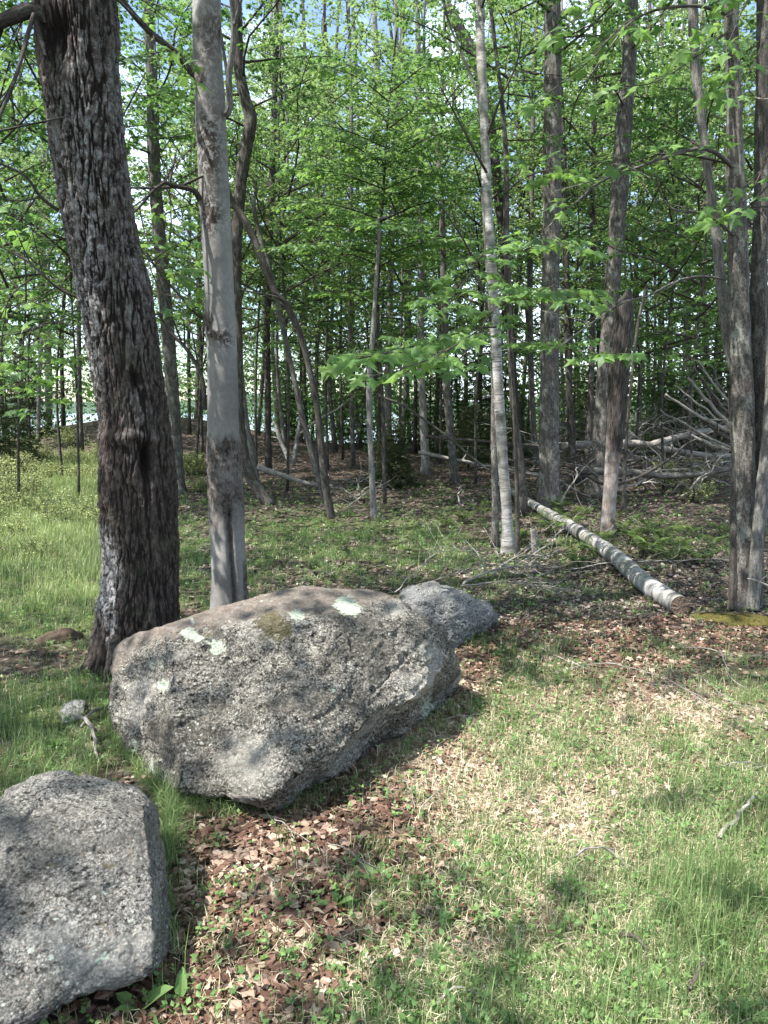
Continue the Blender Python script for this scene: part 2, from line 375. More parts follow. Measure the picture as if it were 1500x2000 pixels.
M['rock_front'] = mat_rock('grey_boulder_stone', [(.035, .033, .029), (.10, .095, .085), (.17, .162, .148), (.38, .37, .34)], .75, scale=1.25)
M['rock_rear'] = mat_rock('pale_grey_stone', [(.06, .06, .06), (.115, .115, .115), (.18, .18, .18), (.26, .26, .255)], .5, scale=1.1)

def mat_ground():
    b = MB('forest_floor', .95, .12); v = b.objc(); g = b.attr('grassy'); dr = b.attr('dry')
    vc = b.n('ShaderNodeTexVoronoi'); vc.inputs['Scale'].default_value = 24; b.L(b.mapv(v, (1, 1, 1)), vc.inputs['Vector'])
    vs = b.n('ShaderNodeSeparateColor'); b.L(vc.outputs['Color'], vs.inputs[0])
    lit = b.ramp(vs.outputs[0], [(0, (.03, .022, .016)), (.35, (.07, .052, .041)), (.7, (.135, .105, .085)), (1, (.26, .22, .185))])
    lit = b.mix(b.ramp(vc.outputs['Distance'], [(.25, 0.), (.5, .6)]), lit, (.03, .02, .015))
    n1 = b.noise(v, 30, 6, .7); n2 = b.noise(v, 2.2, 5, .6); n3 = b.noise(v, 90, 5, .7)
    gr = b.ramp(n1, [(.35, (.035, .05, .015)), (.5, (.07, .095, .03)), (.65, (.13, .15, .055))])
    st = b.ramp(n3, [(.35, (.17, .12, .085)), (.5, (.34, .27, .19)), (.65, (.54, .46, .35))])
    c = b.mix(b.math('MULTIPLY', dr, b.ramp(n2, [(.3, .5), (.6, 1.)])), lit, st)
    c = b.mix(b.math('MULTIPLY', g, b.ramp(n1, [(.35, .3), (.55, .95)])), c, gr)
    b.col(c); b.bump(b.math('ADD', vc.outputs['Distance'], n3), .7, .02); return b.m
M['ground'] = mat_ground()
def mat_plain(name, c, rough=.9, spec=.2): b = MB(name, rough, spec); b.col(c); return b.m
def mat_moss():
    b = MB('moss_pad', .95, .1); v = b.objc(); n = b.noise(v, 50, 5, .7); b.col(b.ramp(n, [(.3, (.035, .028, .01)), (.6, (.105, .092, .026))])); b.bump(n, 1, .02); return b.m
M['moss'] = mat_moss()
def mat_lake():
    b = MB('lake_surface', .12, .5); b.col((.16, .24, .33)); b.bump(b.noise(b.mapv(b.objc(), (.3, 1, 1)), 1.5, 4), .3, .1); return b.m
M['lake'] = mat_lake()

# ------------------------------------------------------------------ ground
GRASS = [(60, 1420, 170, 120, .9), (120, 1150, 170, 130, .9), (60, 980, 170, 110, 1.), (650, 1060, 230, 60, .95), (380, 1120, 120, 90, .6), (860, 1060, 90, 40, .5),
         (1400, 1790, 240, 190, 1.2), (1150, 1960, 420, 110, .9), (700, 1900, 300, 110, .5), (1000, 1500, 130, 260, .6), (1280, 1540, 280, 180, .62), (1440, 1440, 140, 90, .45),
         (1150, 1380, 200, 60, .4), (1000, 1330, 60, 60, .35), (1250, 1250, 220, 50, .15), (740, 1730, 90, 60, .5), (920, 1120, 200, 60, .3), (340, 1600, 30, 70, .8), (480, 1575, 90, 14, .7), (1200, 1060, 250, 40, .3)]
DRY = [(1050, 1480, 220, 120, .9), (1250, 1650, 240, 200, .9), (1000, 1650, 170, 160, .75), (1300, 1400, 230, 60, .7), (850, 1950, 200, 120, .45), (1150, 1900, 260, 120, .5), (800, 1450, 90, 50, .5), (100, 1000, 160, 100, .3)]
def grass_d(x, y):
    px, py = proj(np.stack([x, y, H(x, y)], -1)); d = blobs(px, py, GRASS)
    return np.where(np.asarray(y) > .7, d, .6)*np.clip(1+1.7*fbm(x*1.6, y*1.6, 4.2, 4), .08, 1.9)
def dry_d(x, y):
    px, py = proj(np.stack([x, y, H(x, y)], -1)); return np.where(np.asarray(y) > .7, blobs(px, py, DRY), .4)
def axis(lo, hi, d0, a, b, grow):
    c = list(np.arange(lo, hi, d0)); s = d0; x = c[-1]
    while x < b: s *= grow; x += s; c.append(x)
    s = d0; x = lo; f = []
    while x > a: s *= grow; x -= s; f.append(x)
    return np.array(f[::-1]+c)
gx = axis(-3.2, 3.6, .035, -700, 700, 1.075); gy = axis(1.2, 7.5, .035, -60, 900, 1.055)
X, Y = np.meshgrid(gx, gy); Z = H(X, Y)
near = sstep(14, 6, Y)*(np.abs(X) < 8)
Z = Z+near*.010*fbm(X*12, Y*12, 2.2, 3)
V = np.stack([X, Y, Z], -1).reshape(-1, 3); nx = len(gx); ny = len(gy)
i = np.arange(ny-1)[:, None]*nx; j = np.arange(nx-1)[None]
Fg = np.stack([i+j, i+j+1, i+nx+j+1, i+nx+j], -1).reshape(-1, 4)
ga = np.clip(grass_d(V[:, 0], V[:, 1]), 0, 1); ga = np.where(V[:, 1] > 60, .8, ga)
gm = make_mesh('ground', V, Fg, {'grassy': ga, 'dry': np.clip(dry_d(V[:, 0], V[:, 1]), 0, 1)}, True, [M['ground']])
ground = tag(obj('ground', gm), kind='structure')
ground['label'] = 'forest floor of brown leaves, moss and patchy grass'
me = make_mesh('lake', np.array([(-500, 40, -1.1), (60, 40, -1.1), (60, 600, -1.1), (-500, 600, -1.1)], float), np.array([[0, 1, 2, 3]]), None, False, [M['lake']])
tag(obj('lake_water', me), 'pale blue lake water glimpsed between the trunks', kind='structure')
# far shore hill
hx = np.linspace(-500, 400, 90); hh = 6+9*(fbm(hx*.006, 0, 3, 4)+.5)
V = np.vstack([np.stack([hx, np.full(90, 560.), np.full(90, -3.)], -1), np.stack([hx, np.full(90, 640.), hh], -1), np.stack([hx, np.full(90, 800.), hh*.8], -1)])
i = np.arange(89); Fh = np.vstack([np.stack([i, i+1, i+91, i+90], -1), np.stack([i+90, i+91, i+181, i+180], -1)])
tag(obj('far_hills', make_mesh('far_hills', V, Fh, None, True, [mat_plain('far_wooded_hill', (.05, .08, .05))])), 'low wooded hills on the far shore', kind='structure')

# ------------------------------------------------------------------ boulders
def boulder(name, label, sil, cen, plane, rim_d, back, mat, amp, attrs=None, nth=620, nu=190, p=4.5, group=None, grain=(1, 1, 1)):
    sil = np.array(sil+[sil[0]], float); Sx = catmull(np.vstack([sil[-2], sil, sil[1]]), nth*3)
    # resample by angle around centre
    c = np.array(cen, float); q = catmull(sil, 6000); an = np.arctan2(q[:, 1]-c[1], q[:, 0]-c[0]); R = np.hypot(q[:, 0]-c[0], q[:, 1]-c[1])
    s = np.concatenate([[0], np.cumsum(np.linalg.norm(np.diff(q, axis=0), axis=1))]); t = np.linspace(0, s[-1], nth, endpoint=False)
    qx = np.interp(t, s, q[:, 0]); qy = np.interp(t, s, q[:, 1])
    u = np.concatenate([np.linspace(0.004, 1, nu)**.8, np.linspace(1, .03, 46)[1:]]); fr = np.concatenate([np.ones(nu, bool), np.zeros(45, bool)])
    px = c[0]+u[:, None]*(qx-c[0]); py = c[1]+u[:, None]*(qy-c[1])
    pl = plane(px, py)
    edge = np.clip(1-u**p, 0, 1)**(1/p)
    Yv = np.where(fr[:, None], pl+rim_d*(1-edge)[:, None], pl+rim_d+back*np.sqrt(np.clip(1-u**2.2, 0, 1))[:, None])
    P = atY(px, py, Yv)
    n = len(u)
    du = np.gradient(P, axis=0); dt = np.roll(P, -1, 1)-np.roll(P, 1, 1); N = norm(np.cross(dt, du))
    C = P.mean((0, 1)); sgn = np.sign((N*(P-C)).sum(-1, keepdims=True).mean()); N = N*sgn
    a = P*np.array(grain)
    rot = a[..., 0]*.35+a[..., 2]
    d = amp*(.050*fbm(a[..., 0]*2.1, a[..., 1]*2.1, a[..., 2]*2.6, 3)+.016*fbm(a[..., 0]*7+3, a[..., 1]*7, rot*13, 3)
             + .0075*fbm(a[..., 0]*26, a[..., 1]*26, rot*40, 3, .6)+.0035*perlin(a[..., 0]*90, a[..., 1]*90, a[..., 2]*90))
    dg = a[..., 2]-.42*a[..., 0]; st = fbm(a[..., 0]*.9+7, a[..., 1]*.9, dg*5.5, 2); d = d-amp*.012*np.clip(1-np.abs(st)*12, 0, 1)*sstep(-.1, .3, fbm(a[..., 0]*4, a[..., 1]*4, a[..., 2]*4, 2))+amp*.012*fbm(a[..., 0]*2, a[..., 1]*2, dg*16, 3)
    pit = fbm(a[..., 0]*11+5, a[..., 1]*11, rot*15, 2); d = d-amp*.016*sstep(.42, .62, pit)
    rim = sstep(0, 1, attrs.get('rim', lambda x, y: x*0)(px, py)); d = d*(1-.65*rim)
    d = d*sstep(0, .05, u)[:, None]
    P = P+N*d[..., None]
    A = {k: np.clip(f(px, py), 0, 1)*fr[:, None] for k, f in attrs.items()}
    nz = .42*fbm(P[..., 0]*38, P[..., 1]*38, P[..., 2]*38, 3, .7)
    for k in ('lichen', 'moss'):
        if k in A: A[k] = sstep(.42, .56, A[k]+nz)*(A[k] > .1)
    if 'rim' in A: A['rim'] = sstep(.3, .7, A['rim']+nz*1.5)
    V = P.reshape(-1, 3); i = np.arange(n-1)[:, None]*nth; j = np.arange(nth)[None]; k = (j+1) % nth
    Fq = np.stack([i+j, i+k, i+nth+k, i+nth+j], -1).reshape(-1, 4)
    if sgn < 0: Fq = Fq[:, ::-1]
    V = np.vstack([V, P[0].mean(0), P[-1].mean(0)]); c0, c1 = len(V)-2, len(V)-1; jj = np.arange(nth); kk = (jj+1) % nth
    Ft = np.vstack([np.stack([kk, jj, np.full(nth, c0)], -1), np.stack([(n-1)*nth+jj, (n-1)*nth+kk, np.full(nth, c1)], -1)])
    if sgn < 0: Ft = Ft[:, ::-1]
    o0 = np.array([C[0], C[1], 0])
    me = make_mesh(name, V-o0, [Fq, Ft], {k: np.concatenate([v.ravel(), [v[0].mean(), 0]]) for k, v in A.items()}, True, [mat])
    o = obj(name, me, loc=o0); return tag(o, label, 'boulder', group)
Z0 = lambda x, y: x*0.
main_sil = [(211, 1305), (228, 1262), (268, 1236), (330, 1214), (400, 1192), (470, 1174), (530, 1158), (600, 1144), (680, 1150), (745, 1156), (790, 1175), (838, 1204), (872, 1240), (890, 1278),
            (897, 1320), (888, 1362), (868, 1398), (815, 1432), (755, 1472), (690, 1506), (630, 1545), (575, 1566), (522, 1573), (470, 1562), (400, 1556), (330, 1546), (296, 1524), (272, 1480), (238, 1452), (220, 1392)]
def main_plane(px, py):
    Yp = 2.85+.0013*(px-520)-.0022*(py-1570)
    Yp = Yp+.0046*np.maximum(340-px+.12*(py-1400), 0)+.0035*np.maximum(px-835, 0)
    w = sstep(320, 640, px); s_ = ((1575-py)*360-(px-540)*245)/435.5      # inward distance from the undercut lower right edge
    Yp = Yp-.45*w+w*.007*np.maximum(34-s_+10*np.sin(px*.045), 0)
    top = 1225+.0*px-(py)                # upper ridge rounds back
    Yp = Yp+.0022*np.maximum(top-.12*np.abs(px-600)+10, 0)
    return Yp
def seg(px, py, x0, y0, x1, y1):
    dx, dy = x1-x0, y1-y0; t = np.clip(((px-x0)*dx+(py-y0)*dy)/(dx*dx+dy*dy), 0, 1); return np.hypot(px-x0-t*dx, py-y0-t*dy)
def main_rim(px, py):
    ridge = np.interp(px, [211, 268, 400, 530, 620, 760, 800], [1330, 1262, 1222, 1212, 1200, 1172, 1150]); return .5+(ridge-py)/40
def main_lich(px, py):
    return blobs(px, py, [(676, 1180, 24, 17, 1.1), (683, 1203, 20, 14, .9), (579, 1204, 14, 12, 1.1), (368, 1235, 17, 12, 1.0), (388, 1243, 12, 10, .8), (422, 1263, 16, 14, 1.2), (309, 1338, 13, 12, 1.), (375, 1210, 5, 6, .9), (840, 1385, 15, 28, .7), (296, 1502, 9, 32, .7), (262, 1458, 10, 30, .5), (300, 1300, 18, 9, .45), (650, 1349, 9, 6, .6)])
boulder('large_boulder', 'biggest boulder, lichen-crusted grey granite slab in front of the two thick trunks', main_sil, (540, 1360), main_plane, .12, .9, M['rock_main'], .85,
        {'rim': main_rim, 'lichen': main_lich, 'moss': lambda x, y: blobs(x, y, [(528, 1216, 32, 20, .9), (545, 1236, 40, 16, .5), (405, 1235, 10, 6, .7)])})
front_sil = [(-330, 1700), (-240, 1590), (-90, 1574), (-10, 1556), (45, 1532), (78, 1515), (120, 1511), (185, 1524), (240, 1534), (288, 1562), (310, 1604), (311, 1680), (318, 1740), (330, 1790), (322, 1862), (286, 1902), (228, 1928), (160, 1950), (100, 1984), (20, 2030), (-120, 2080), (-280, 2000)]
def front_plane(px, py):
    Yp = 1.62+.0002*(px-100)-.0011*(py-1960)
    Yp = Yp+.0042*np.maximum(px-285-.04*(py-1600), 0)+.0018*np.maximum(1600-py, 0)
    return Yp
boulder('grey_boulder', 'grey flat-faced boulder cut off by the bottom left corner of the picture', front_sil, (60, 1780), front_plane, .10, .45, M['rock_front'], .62,
        {'rim': Z0, 'lichen': lambda x, y: blobs(x, y, [(205, 1868, 10, 8, .9), (192, 1880, 7, 6, .8), (100, 1872, 9, 7, .8), (60, 1860, 8, 6, .7), (205, 1745, 9, 7, .6), (110, 1800, 8, 6, .6), (255, 1800, 7, 6, .7)]),
         'moss': lambda x, y: blobs(x, y, [(10, 1699, 40, 5, .55), (100, 1690, 22, 7, .55), (215, 1690, 16, 9, .55), (200, 1800, 12, 14, .55)])}, 560, 170)
rear_sil = [(770, 1200), (784, 1160), (812, 1147), (850, 1143), (905, 1152), (945, 1172), (968, 1196), (973, 1210), (952, 1228), (922, 1244), (897, 1264), (870, 1292), (800, 1300), (760, 1250)]
boulder('pale_boulder', 'smaller pale grey boulder half hidden behind the right end of the biggest boulder', rear_sil, (868, 1212), lambda x, y: 4.72-.0014*(y-1260)+.0020*np.maximum(x-885, 0)+.0016*np.maximum(1175-y, 0), .22, .5, M['rock_rear'], .9,
        {'rim': Z0, 'lichen': Z0, 'moss': Z0}, 300, 90, 3.5)
small = [(118, 1392), (128, 1376), (150, 1368), (166, 1372), (164, 1392), (150, 1410), (126, 1412)]
o = boulder('small_stone', 'small pale blue-grey stone in the grass left of the biggest boulder', small, (143, 1391), lambda x, y: 3.62-.003*(y-1410), .05, .08, M['rock_rear'], .35, {'rim': Z0, 'lichen': Z0, 'moss': Z0}, 90, 24)
o['category'] = 'stone'
small = [(745, 1972), (760, 1962), (780, 1965), (790, 1982), (775, 1996), (752, 1992)]

# ------------------------------------------------------------------ crowns (shared leaf meshes)
def branchy(r, axes, tw_len, spacing, size, kind, droop=.12, m_per_m=6.5, lead=.18, flat=.45):
    """axes: list of (P polyline (k,3), r0). returns Acc twigs, leaf tuple"""
    tw = Acc(); S0 = []; S1 = []; rr = []
    for P, r0 in axes:
        P = catmull(P, max(6, 2*len(P))); n = len(P); tw.add(*tube(P, np.linspace(r0, r0*.25, n), 4 if r0 < .02 else 5))
        L = np.linalg.norm(np.diff(P, axis=0), axis=1).sum(); m = max(3, int(L*m_per_m)); T = norm(np.gradient(P, axis=0))
        for q in range(m):
            t = lead+(1-lead)*(q+.5*r.random())/m; f = min(t, .999)*(n-1); k = int(f); b = P[k]*(1-f+k)+P[min(k+1, n-1)]*(f-k); d = T[k]
            sd = np.cross(d, [0, 0, 1.]); sd = sd/(np.linalg.norm(sd)+1e-6)
            s_ = 1 if q % 2 else -1
            v = d*.55+sd*s_*(.85+.2*r.random())+np.array([0, 0, r.normal(0, .22)-droop]); v /= np.linalg.norm(v)
            l = tw_len*(1.1-.65*t)*(.6+.7*r.random()); S0.append(b); S1.append(b+v*l); rr.append(.0035+.003*l)
    S0 = np.array(S0); S1 = np.array(S1); rr = np.array(rr); tw.add(*sticks3(S0, S1, rr))
    L = np.linalg.norm(S1-S0, axis=1); cnt = np.maximum(2, (L/spacing).astype(int)*2); idx = np.repeat(np.arange(len(L)), cnt)
    N = len(idx); t = .12+.9*r.random(N); D = norm(S1-S0)[idx]; P = S0[idx]+(S1-S0)[idx]*t[:, None]
    sd = norm(np.cross(D, [0, 0, 1.])+1e-5); sg = np.sign(r.random(N)-.5)
    ld = norm(D*.5+sd*sg[:, None]*.8+r.normal(0, .3, (N, 3))+np.array([0, 0, -.28]))
    nn = norm(np.array([0, 0, 1.])+r.normal(0, flat, (N, 3)))
    P = P+ld*(.25*size)
    sz = size*(.65+.6*r.random(N))
    return tw, leaves(P, ld, nn, sz, kind, None, r)
def crown_axes(r, h, rad, nb, base_up=.35, bare=False):
    ax = []; az = r.random()*6.28
    for k in range(nb):
        f = (k+.5)/nb; z = h*f*.92; az += 2.4+r.normal(0, .3); prof = (math.sin(math.pi*min(1, .22+f*.78)**.9)*.85+.25)
        L = rad*prof*(.75+.5*r.random()); up = base_up+.9*f+r.normal(0, .12)
        d = np.array([math.cos(az), math.sin(az), 0]); p = [np.array([0, 0, z])]
        for s_ in range(1, 4):
            g = s_/3; p.append(np.array([0, 0, z])+d*L*g+np.array([r.normal(0, .09), r.normal(0, .09), L*up*(g-.35*g*g)]))
        ax.append((np.array(p), .005+.0075*L))
    ax.append((np.array([[0, 0, h*.8], [.1, 0, h*.95], [0, .1, h*1.08]]), .02))
    return ax
CROWN = []
specs = [(7.0, 2.0, 22, .24, 'star', .092, 'leaf'), (6.0, 2.4, 19, .26, 'star', .098, 'leaf'), (7.5, 1.7, 22, .22, 'star', .086, 'leaf_far'),
         (6.5, 2.3, 21, .26, 'quad', .108, 'leaf_far'), (8.0, 2.0, 24, .24, 'quad', .105, 'leaf_far'), (5.0, 2.0, 17, .2, 'star', .09, 'leaf_far')]
for q, (h, rad, nb, sp, kind, sz, mt) in enumerate(specs):
    r = np.random.default_rng(100+q)
    tw, lf = branchy(r, crown_axes(r, h, rad, nb, .18 if q in (0, 1) else .45), .62, .055, sz, kind)
    CROWN.append((tw.mesh('tree_branches', [M['twig']]), make_mesh('tree_leaves', lf[0], lf[1], lf[2], False, [M[mt]]), h, rad))
print('crown leaf tris', [len(c[1].polygons) for c in CROWN])
def add_crown(root, v, base, scale, rot, tilt=(0, 0), zs=1.0):
    """base: position relative to root"""
    tw, lf, h, rad = CROWN[v]
    for nm, me in (('branches', tw), ('crown', lf)):
        o = obj(nm, me, root, base); o.rotation_euler = (tilt[0], tilt[1], rot); o.scale = (scale, scale, scale*zs)

# ------------------------------------------------------------------ trees
def trunk_pts(path, Yb, top_h=12.0, lean_y=0.0):
    """path: (px,py,width px) from the foot upwards at distance Yb; continued above the frame"""
    p = np.array(path, float); pos = atY(p[:, 0], p[:, 1], np.full(len(p), Yb)); dep = (pos-np.array([0, 0, CAMZ]))@FW
    R = p[:, 2]/2*dep/F
    g = H(pos[0, 0], pos[0, 1]); pos[0, 2] = min(pos[0, 2], g)-.04
    P = [*pos]; RR = list(R)
    d = P[-1]-P[max(-3, -len(P))]; d = d/max(d[2], .1)
    z0 = P[-1][2]
    if z0 < top_h:
        for k in range(1, 4):
            f = k/3; q = P[len(pos)-1]+d*(top_h-z0)*f; q = q+np.array([rng.normal(0, .12), rng.normal(0, .1), 0]); P.append(q); RR.append(R[-1]*(1-.8*f))
    P = np.array(P); P[:, 1] += lean_y*np.maximum(P[:, 2], 0)
    return P, np.array(RR)
def flare(P, R, amt=.55, h=.16):
    z = P[:, 2]-P[0, 2]; return R*(1+amt*np.exp(-np.maximum(z-.04, 0)/h))
def rough_disp(a, f=9, seed=0.):
    def d(V, N, bk, th, s):
        w = fbm(V[..., 0]*f+seed, V[..., 1]*f, V[..., 2]*f*.3, 3); return a*w, {}
    return d
NTREE = 0
def tree(name, label, path, mat, cat='tree', group=None, crowns=(), sides=14, n=40, top_h=12, Yb=None, fl=.45, disp=None, cut=False, lean_y=0.):
    global NTREE; NTREE += 1
    if Yb is None: Yb = float(G(path[0][0], path[0][1])[1])
    if cut:
        p = np.array(path, float); P = atY(p[:, 0], p[:, 1], np.full(len(p), Yb)); dep = (P-np.array([0, 0, CAMZ]))@FW; R = p[:, 2]/2*dep/F; P[0, 2] -= .05
    else: P, R = trunk_pts(path, Yb, top_h, lean_y)
    PR = catmull(np.hstack([P, R[:, None]]), n); P = PR[:, :3]; R = np.maximum(PR[:, 3], .004); R = flare(P, R, fl)
    root = empty(name, P[0]+[0, 0, .04], label, cat, group)
    V, Fs, A = tube(P, R, sides, disp or rough_disp(float(R[0])*.12, 6, NTREE*3.1)); V = V-np.array(root.location)
    obj('trunk', make_mesh('trunk', V, Fs, A, True, [mat]), root)
    for (v, z, sc, rot) in crowns:
        k = int(np.argmin(np.abs(P[:, 2]-z))); add_crown(root, v, P[k]-np.array(root.location), sc, rot)
    root['_p'] = [float(x) for x in P[-1]]
    return root, P, R
def branch(root, pts, r0, r1, mat, name='branch', twigs=0, seed=0, sides=7, tl=.5):
    """a limb given in world coordinates"""
    o0 = np.array(root.location); a = Acc(); P = catmull(np.array(pts, float), 26)-o0; a.add(*tube(P, np.linspace(r0, r1, 26), sides))
    r = np.random.default_rng(seed+5)
    if twigs:
        k = r.integers(6, 25, twigs); S0 = P[k]; T = norm(np.gradient(P, axis=0))[k]; D = norm(T+r.normal(0, .7, (twigs, 3))); S1 = S0+D*(tl*(.4+r.random((twigs, 1))))
        a.add(*sticks3(S0, S1, np.full(twigs, r1*.8+.0015)))
    return obj(name, a.mesh(name, [mat]), root)
def pxpts(L, Y0, Y1=None):
    L = np.array(L, float); Y1 = Y0 if Y1 is None else Y1; return atY(L[:, 0], L[:, 1], np.linspace(Y0, Y1, len(L)))

# --- the big rough-barked trunk
def big_disp(V, N, bk, th, s):
    px, py = proj(V); face = N[..., 1] < .25
    x, y, z = V[..., 0], V[..., 1], V[..., 2]
    wx = x+.012*fbm(x*7, y*7, z*4, 2); wy = y+.012*fbm(x*7+9, y*7, z*4, 2)
    up = sstep(900, 500, py)
    n1 = fbm(wx*24, wy*24, z*2.7, 3, .6); n2 = fbm(wx*60, wy*60, z*14, 4, .7); n3 = fbm(x*45, y*45, z*22, 2)
    ridge = sstep(.02, .26, np.abs(n1)+.05*n2); fur = 1-ridge
    d = (.010+.006*up)*ridge+.009*np.clip(n2, -1, 1)*(.4+.6*ridge)+.005*n3*ridge+.018*fbm(x*3, y*3, z*1.6, 2)
    r2 = sstep(.0, .5, n1*.7+.5+n2*.35)
    ho = blobs(px, py, [(284, 900, 13, 36, 1.), (262, 742, 13, 26, .55), (112, 60, 22, 40, .75), (205, 1000, 8, 10, .2)])*face
    lip = blobs(px, py, [(262, 855, 40, 12, .9), (215, 855, 20, 14, .5), (295, 862, 14, 10, .7), (112, 405, 12, 20, .8), (130, 150, 26, 14, .5), (125, 15, 24, 18, .6), (150, 560, 10, 14, .5)])*face
    d = d-.085*ho+.03*lip
    h = z-H(x, y); d = d+.10*np.exp(-np.maximum(h, 0)/.16)*(.55+1.2*np.abs(fbm(np.cos(th)[None]*2.2+0*z, np.sin(th)[None]*2.2+.3, 0*z, 1)))
    pale = (blobs(px, py, [(150, 330, 60, 300, .62), (240, 200, 40, 240, .35), (180, 640, 24, 170, 1.1), (262, 560, 30, 130, .35), (270, 820, 30, 80, .25)])+.06*up)*face
    bare = blobs(px, py, [(206, 1120, 20, 62, 1.4), (222, 1215, 7, 50, .7)])*face; pale = pale+bare*2.5
    rd = np.clip(ridge*.55+.45*r2-.2*fur-ho*1.3, 0, 1); rd = np.where(bare > .4, np.maximum(rd, .78+.3*n2), rd)
    d = d-.012*sstep(.4, .8, bare)
    return d, {'ridge': rd, 'pale': np.clip(pale, 0, 1)}
bp = [(262, 1330, 144), (268, 1240, 141), (273, 1100, 139), (271, 950, 137), (264, 820, 127), (247, 700, 121), (224, 560, 121), (204, 470, 121), (187, 390, 122), (166, 250, 130), (150, 100, 136), (146, 0, 140)]
YB = 4.52
root, P, R = tree('big_tree', 'thickest tree, leaning trunk with dark deeply furrowed bark left behind the biggest boulder', bp, M['big'], sides=340, n=820, top_h=9, Yb=YB, fl=.0, disp=big_disp)
big = root
for q, (L, r0, r1, y0, y1) in enumerate([([(100, 40), (60, 22), (25, 32), (-40, 60)], .045, .03, 4.4, 4.2), ([(66, 28), (52, 75), (40, 120), (20, 180), (0, 225), (-20, 280)], .012, .007, 4.3, 3.9),
        ([(115, 412), (80, 385), (50, 345), (0, 320), (-50, 310)], .011, .004, 4.45, 4.2), ([(160, 585), (110, 560), (60, 515), (0, 480), (-60, 440)], .009, .004, 4.6, 4.5),
        ([(80, 385), (40, 392), (-30, 388)], .005, .002, 4.4, 4.2), ([(66, 540), (20, 580), (8, 630), (0, 690)], .005, .002, 4.6, 4.5), ([(165, 650), (120, 630), (70, 640), (20, 700)], .004, .002, 4.8, 4.9)]):
    branch(root, pxpts(L, y0, y1), r0, r1, M['bark_dark'], twigs=5, seed=q, tl=.35)
# --- the smooth grey trunk
def smooth_disp(V, N, bk, th, s):
    px, py = proj(V); face = N[..., 1] < .3; x, y, z = V[..., 0], V[..., 1], V[..., 2]
    dis = sstep(840, 870, py+14*fbm(x*22, 0*x, z*9, 2))*sstep(1075, 960, py)
    knots = blobs(px, py, [(392, 150, 16, 26, .9), (395, 390, 14, 24, .7), (405, 630, 16, 30, .9), (428, 655, 16, 12, .9), (418, 415, 14, 20, .7), (440, 195, 12, 40, .5)])*face
    sx = np.interp(py, [860, 900, 960, 1000, 1100, 1190], [441, 441, 440, 446, 452, 459]); gr = np.exp(-((px-sx)/5.5)**2)*sstep(960, 1000, py)*face
    gl = np.exp(-((px-sx)/20)**2)*sstep(930, 1010, py)*face
    hole = blobs(px, py, [(441, 880, 9, 15, 1.)])*face
    rt = .55+.45*fbm(x*9, y*9, z*5, 2)
    rough = np.clip(dis*rt*2.0*np.where(px > 448, .75, 1)+sstep(.45, .65, knots+.15*fbm(x*30, y*30, z*30, 2))+.8*gr+sstep(1085, 1110, py)*sstep(470, 476, px), 0, 1)
    n = fbm(x*30, y*30, z*12, 3, .6)
    d = .010*rough*n+.022*gl-.045*gr-.06*hole+.014*knots+.010*dis+.004*fbm(x*5, y*5, z*3, 2)+.0015*perlin(x*14, y*14, z*70)
    h = z-H(x, y); d = d+.02*np.exp(-np.maximum(h, 0)/.12)
    bl = blobs(px, py, [(405, 290, 26, 85, 1.1), (400, 90, 22, 60, .6), (410, 420, 26, 30, .9), (410, 440, 10, 40, .4), (440, 660, 14, 20, .9), (425, 40, 20, 40, .5)])+.16
    return d, {'rough': np.maximum(rough, hole), 'blotch': np.clip(bl, 0, 1)}
gp = [(448, 1200, 70), (446, 1100, 66), (440, 950, 63), (436, 850, 61), (434, 700, 58), (428, 560, 57), (420, 400, 58), (412, 250, 58), (408, 160, 56), (404, 60, 55), (404, 0, 54)]
YG = 5.75
root, P, R = tree('grey_tree', 'second thickest tree, upright smooth pale grey trunk with a dark split seam near its foot', gp, M['smooth'], sides=170, n=560, top_h=10, Yb=YG, fl=.0, disp=smooth_disp)
grey = root
for q, (L, r0, r1, y0, y1) in enumerate([([(388, 160), (345, 105), (290, 60), (245, 8), (220, -40)], .026, .018, 5.7, 5.4), ([(392, 392), (378, 372), (345, 364), (322, 356)], .024, .014, 5.7, 5.5),
        ([(322, 356), (300, 372), (272, 405), (250, 425)], .012, .006, 5.5, 5.4), ([(405, 625), (380, 610), (345, 570), (310, 530), (285, 490)], .012, .005, 5.75, 5.6),
        ([(440, 225), (448, 210), (447, 150), (455, 90), (456, 40), (450, -30)], .026, .018, 5.7, 5.6), ([(322, 356), (330, 340), (345, 310)], .007, .003, 5.5, 5.5),
        ([(400, 800), (395, 740), (370, 690), (330, 645), (308, 610)], .02, .01, 5.8, 5.9), ([(404, 690), (390, 720), (372, 640), (340, 560)], .008, .004, 5.8, 5.9)]):
    branch(root, pxpts(L, y0, y1), r0, r1, M['bark_pale'] if q == 4 else M['bark_dark'], twigs=3, seed=20+q, tl=.4)

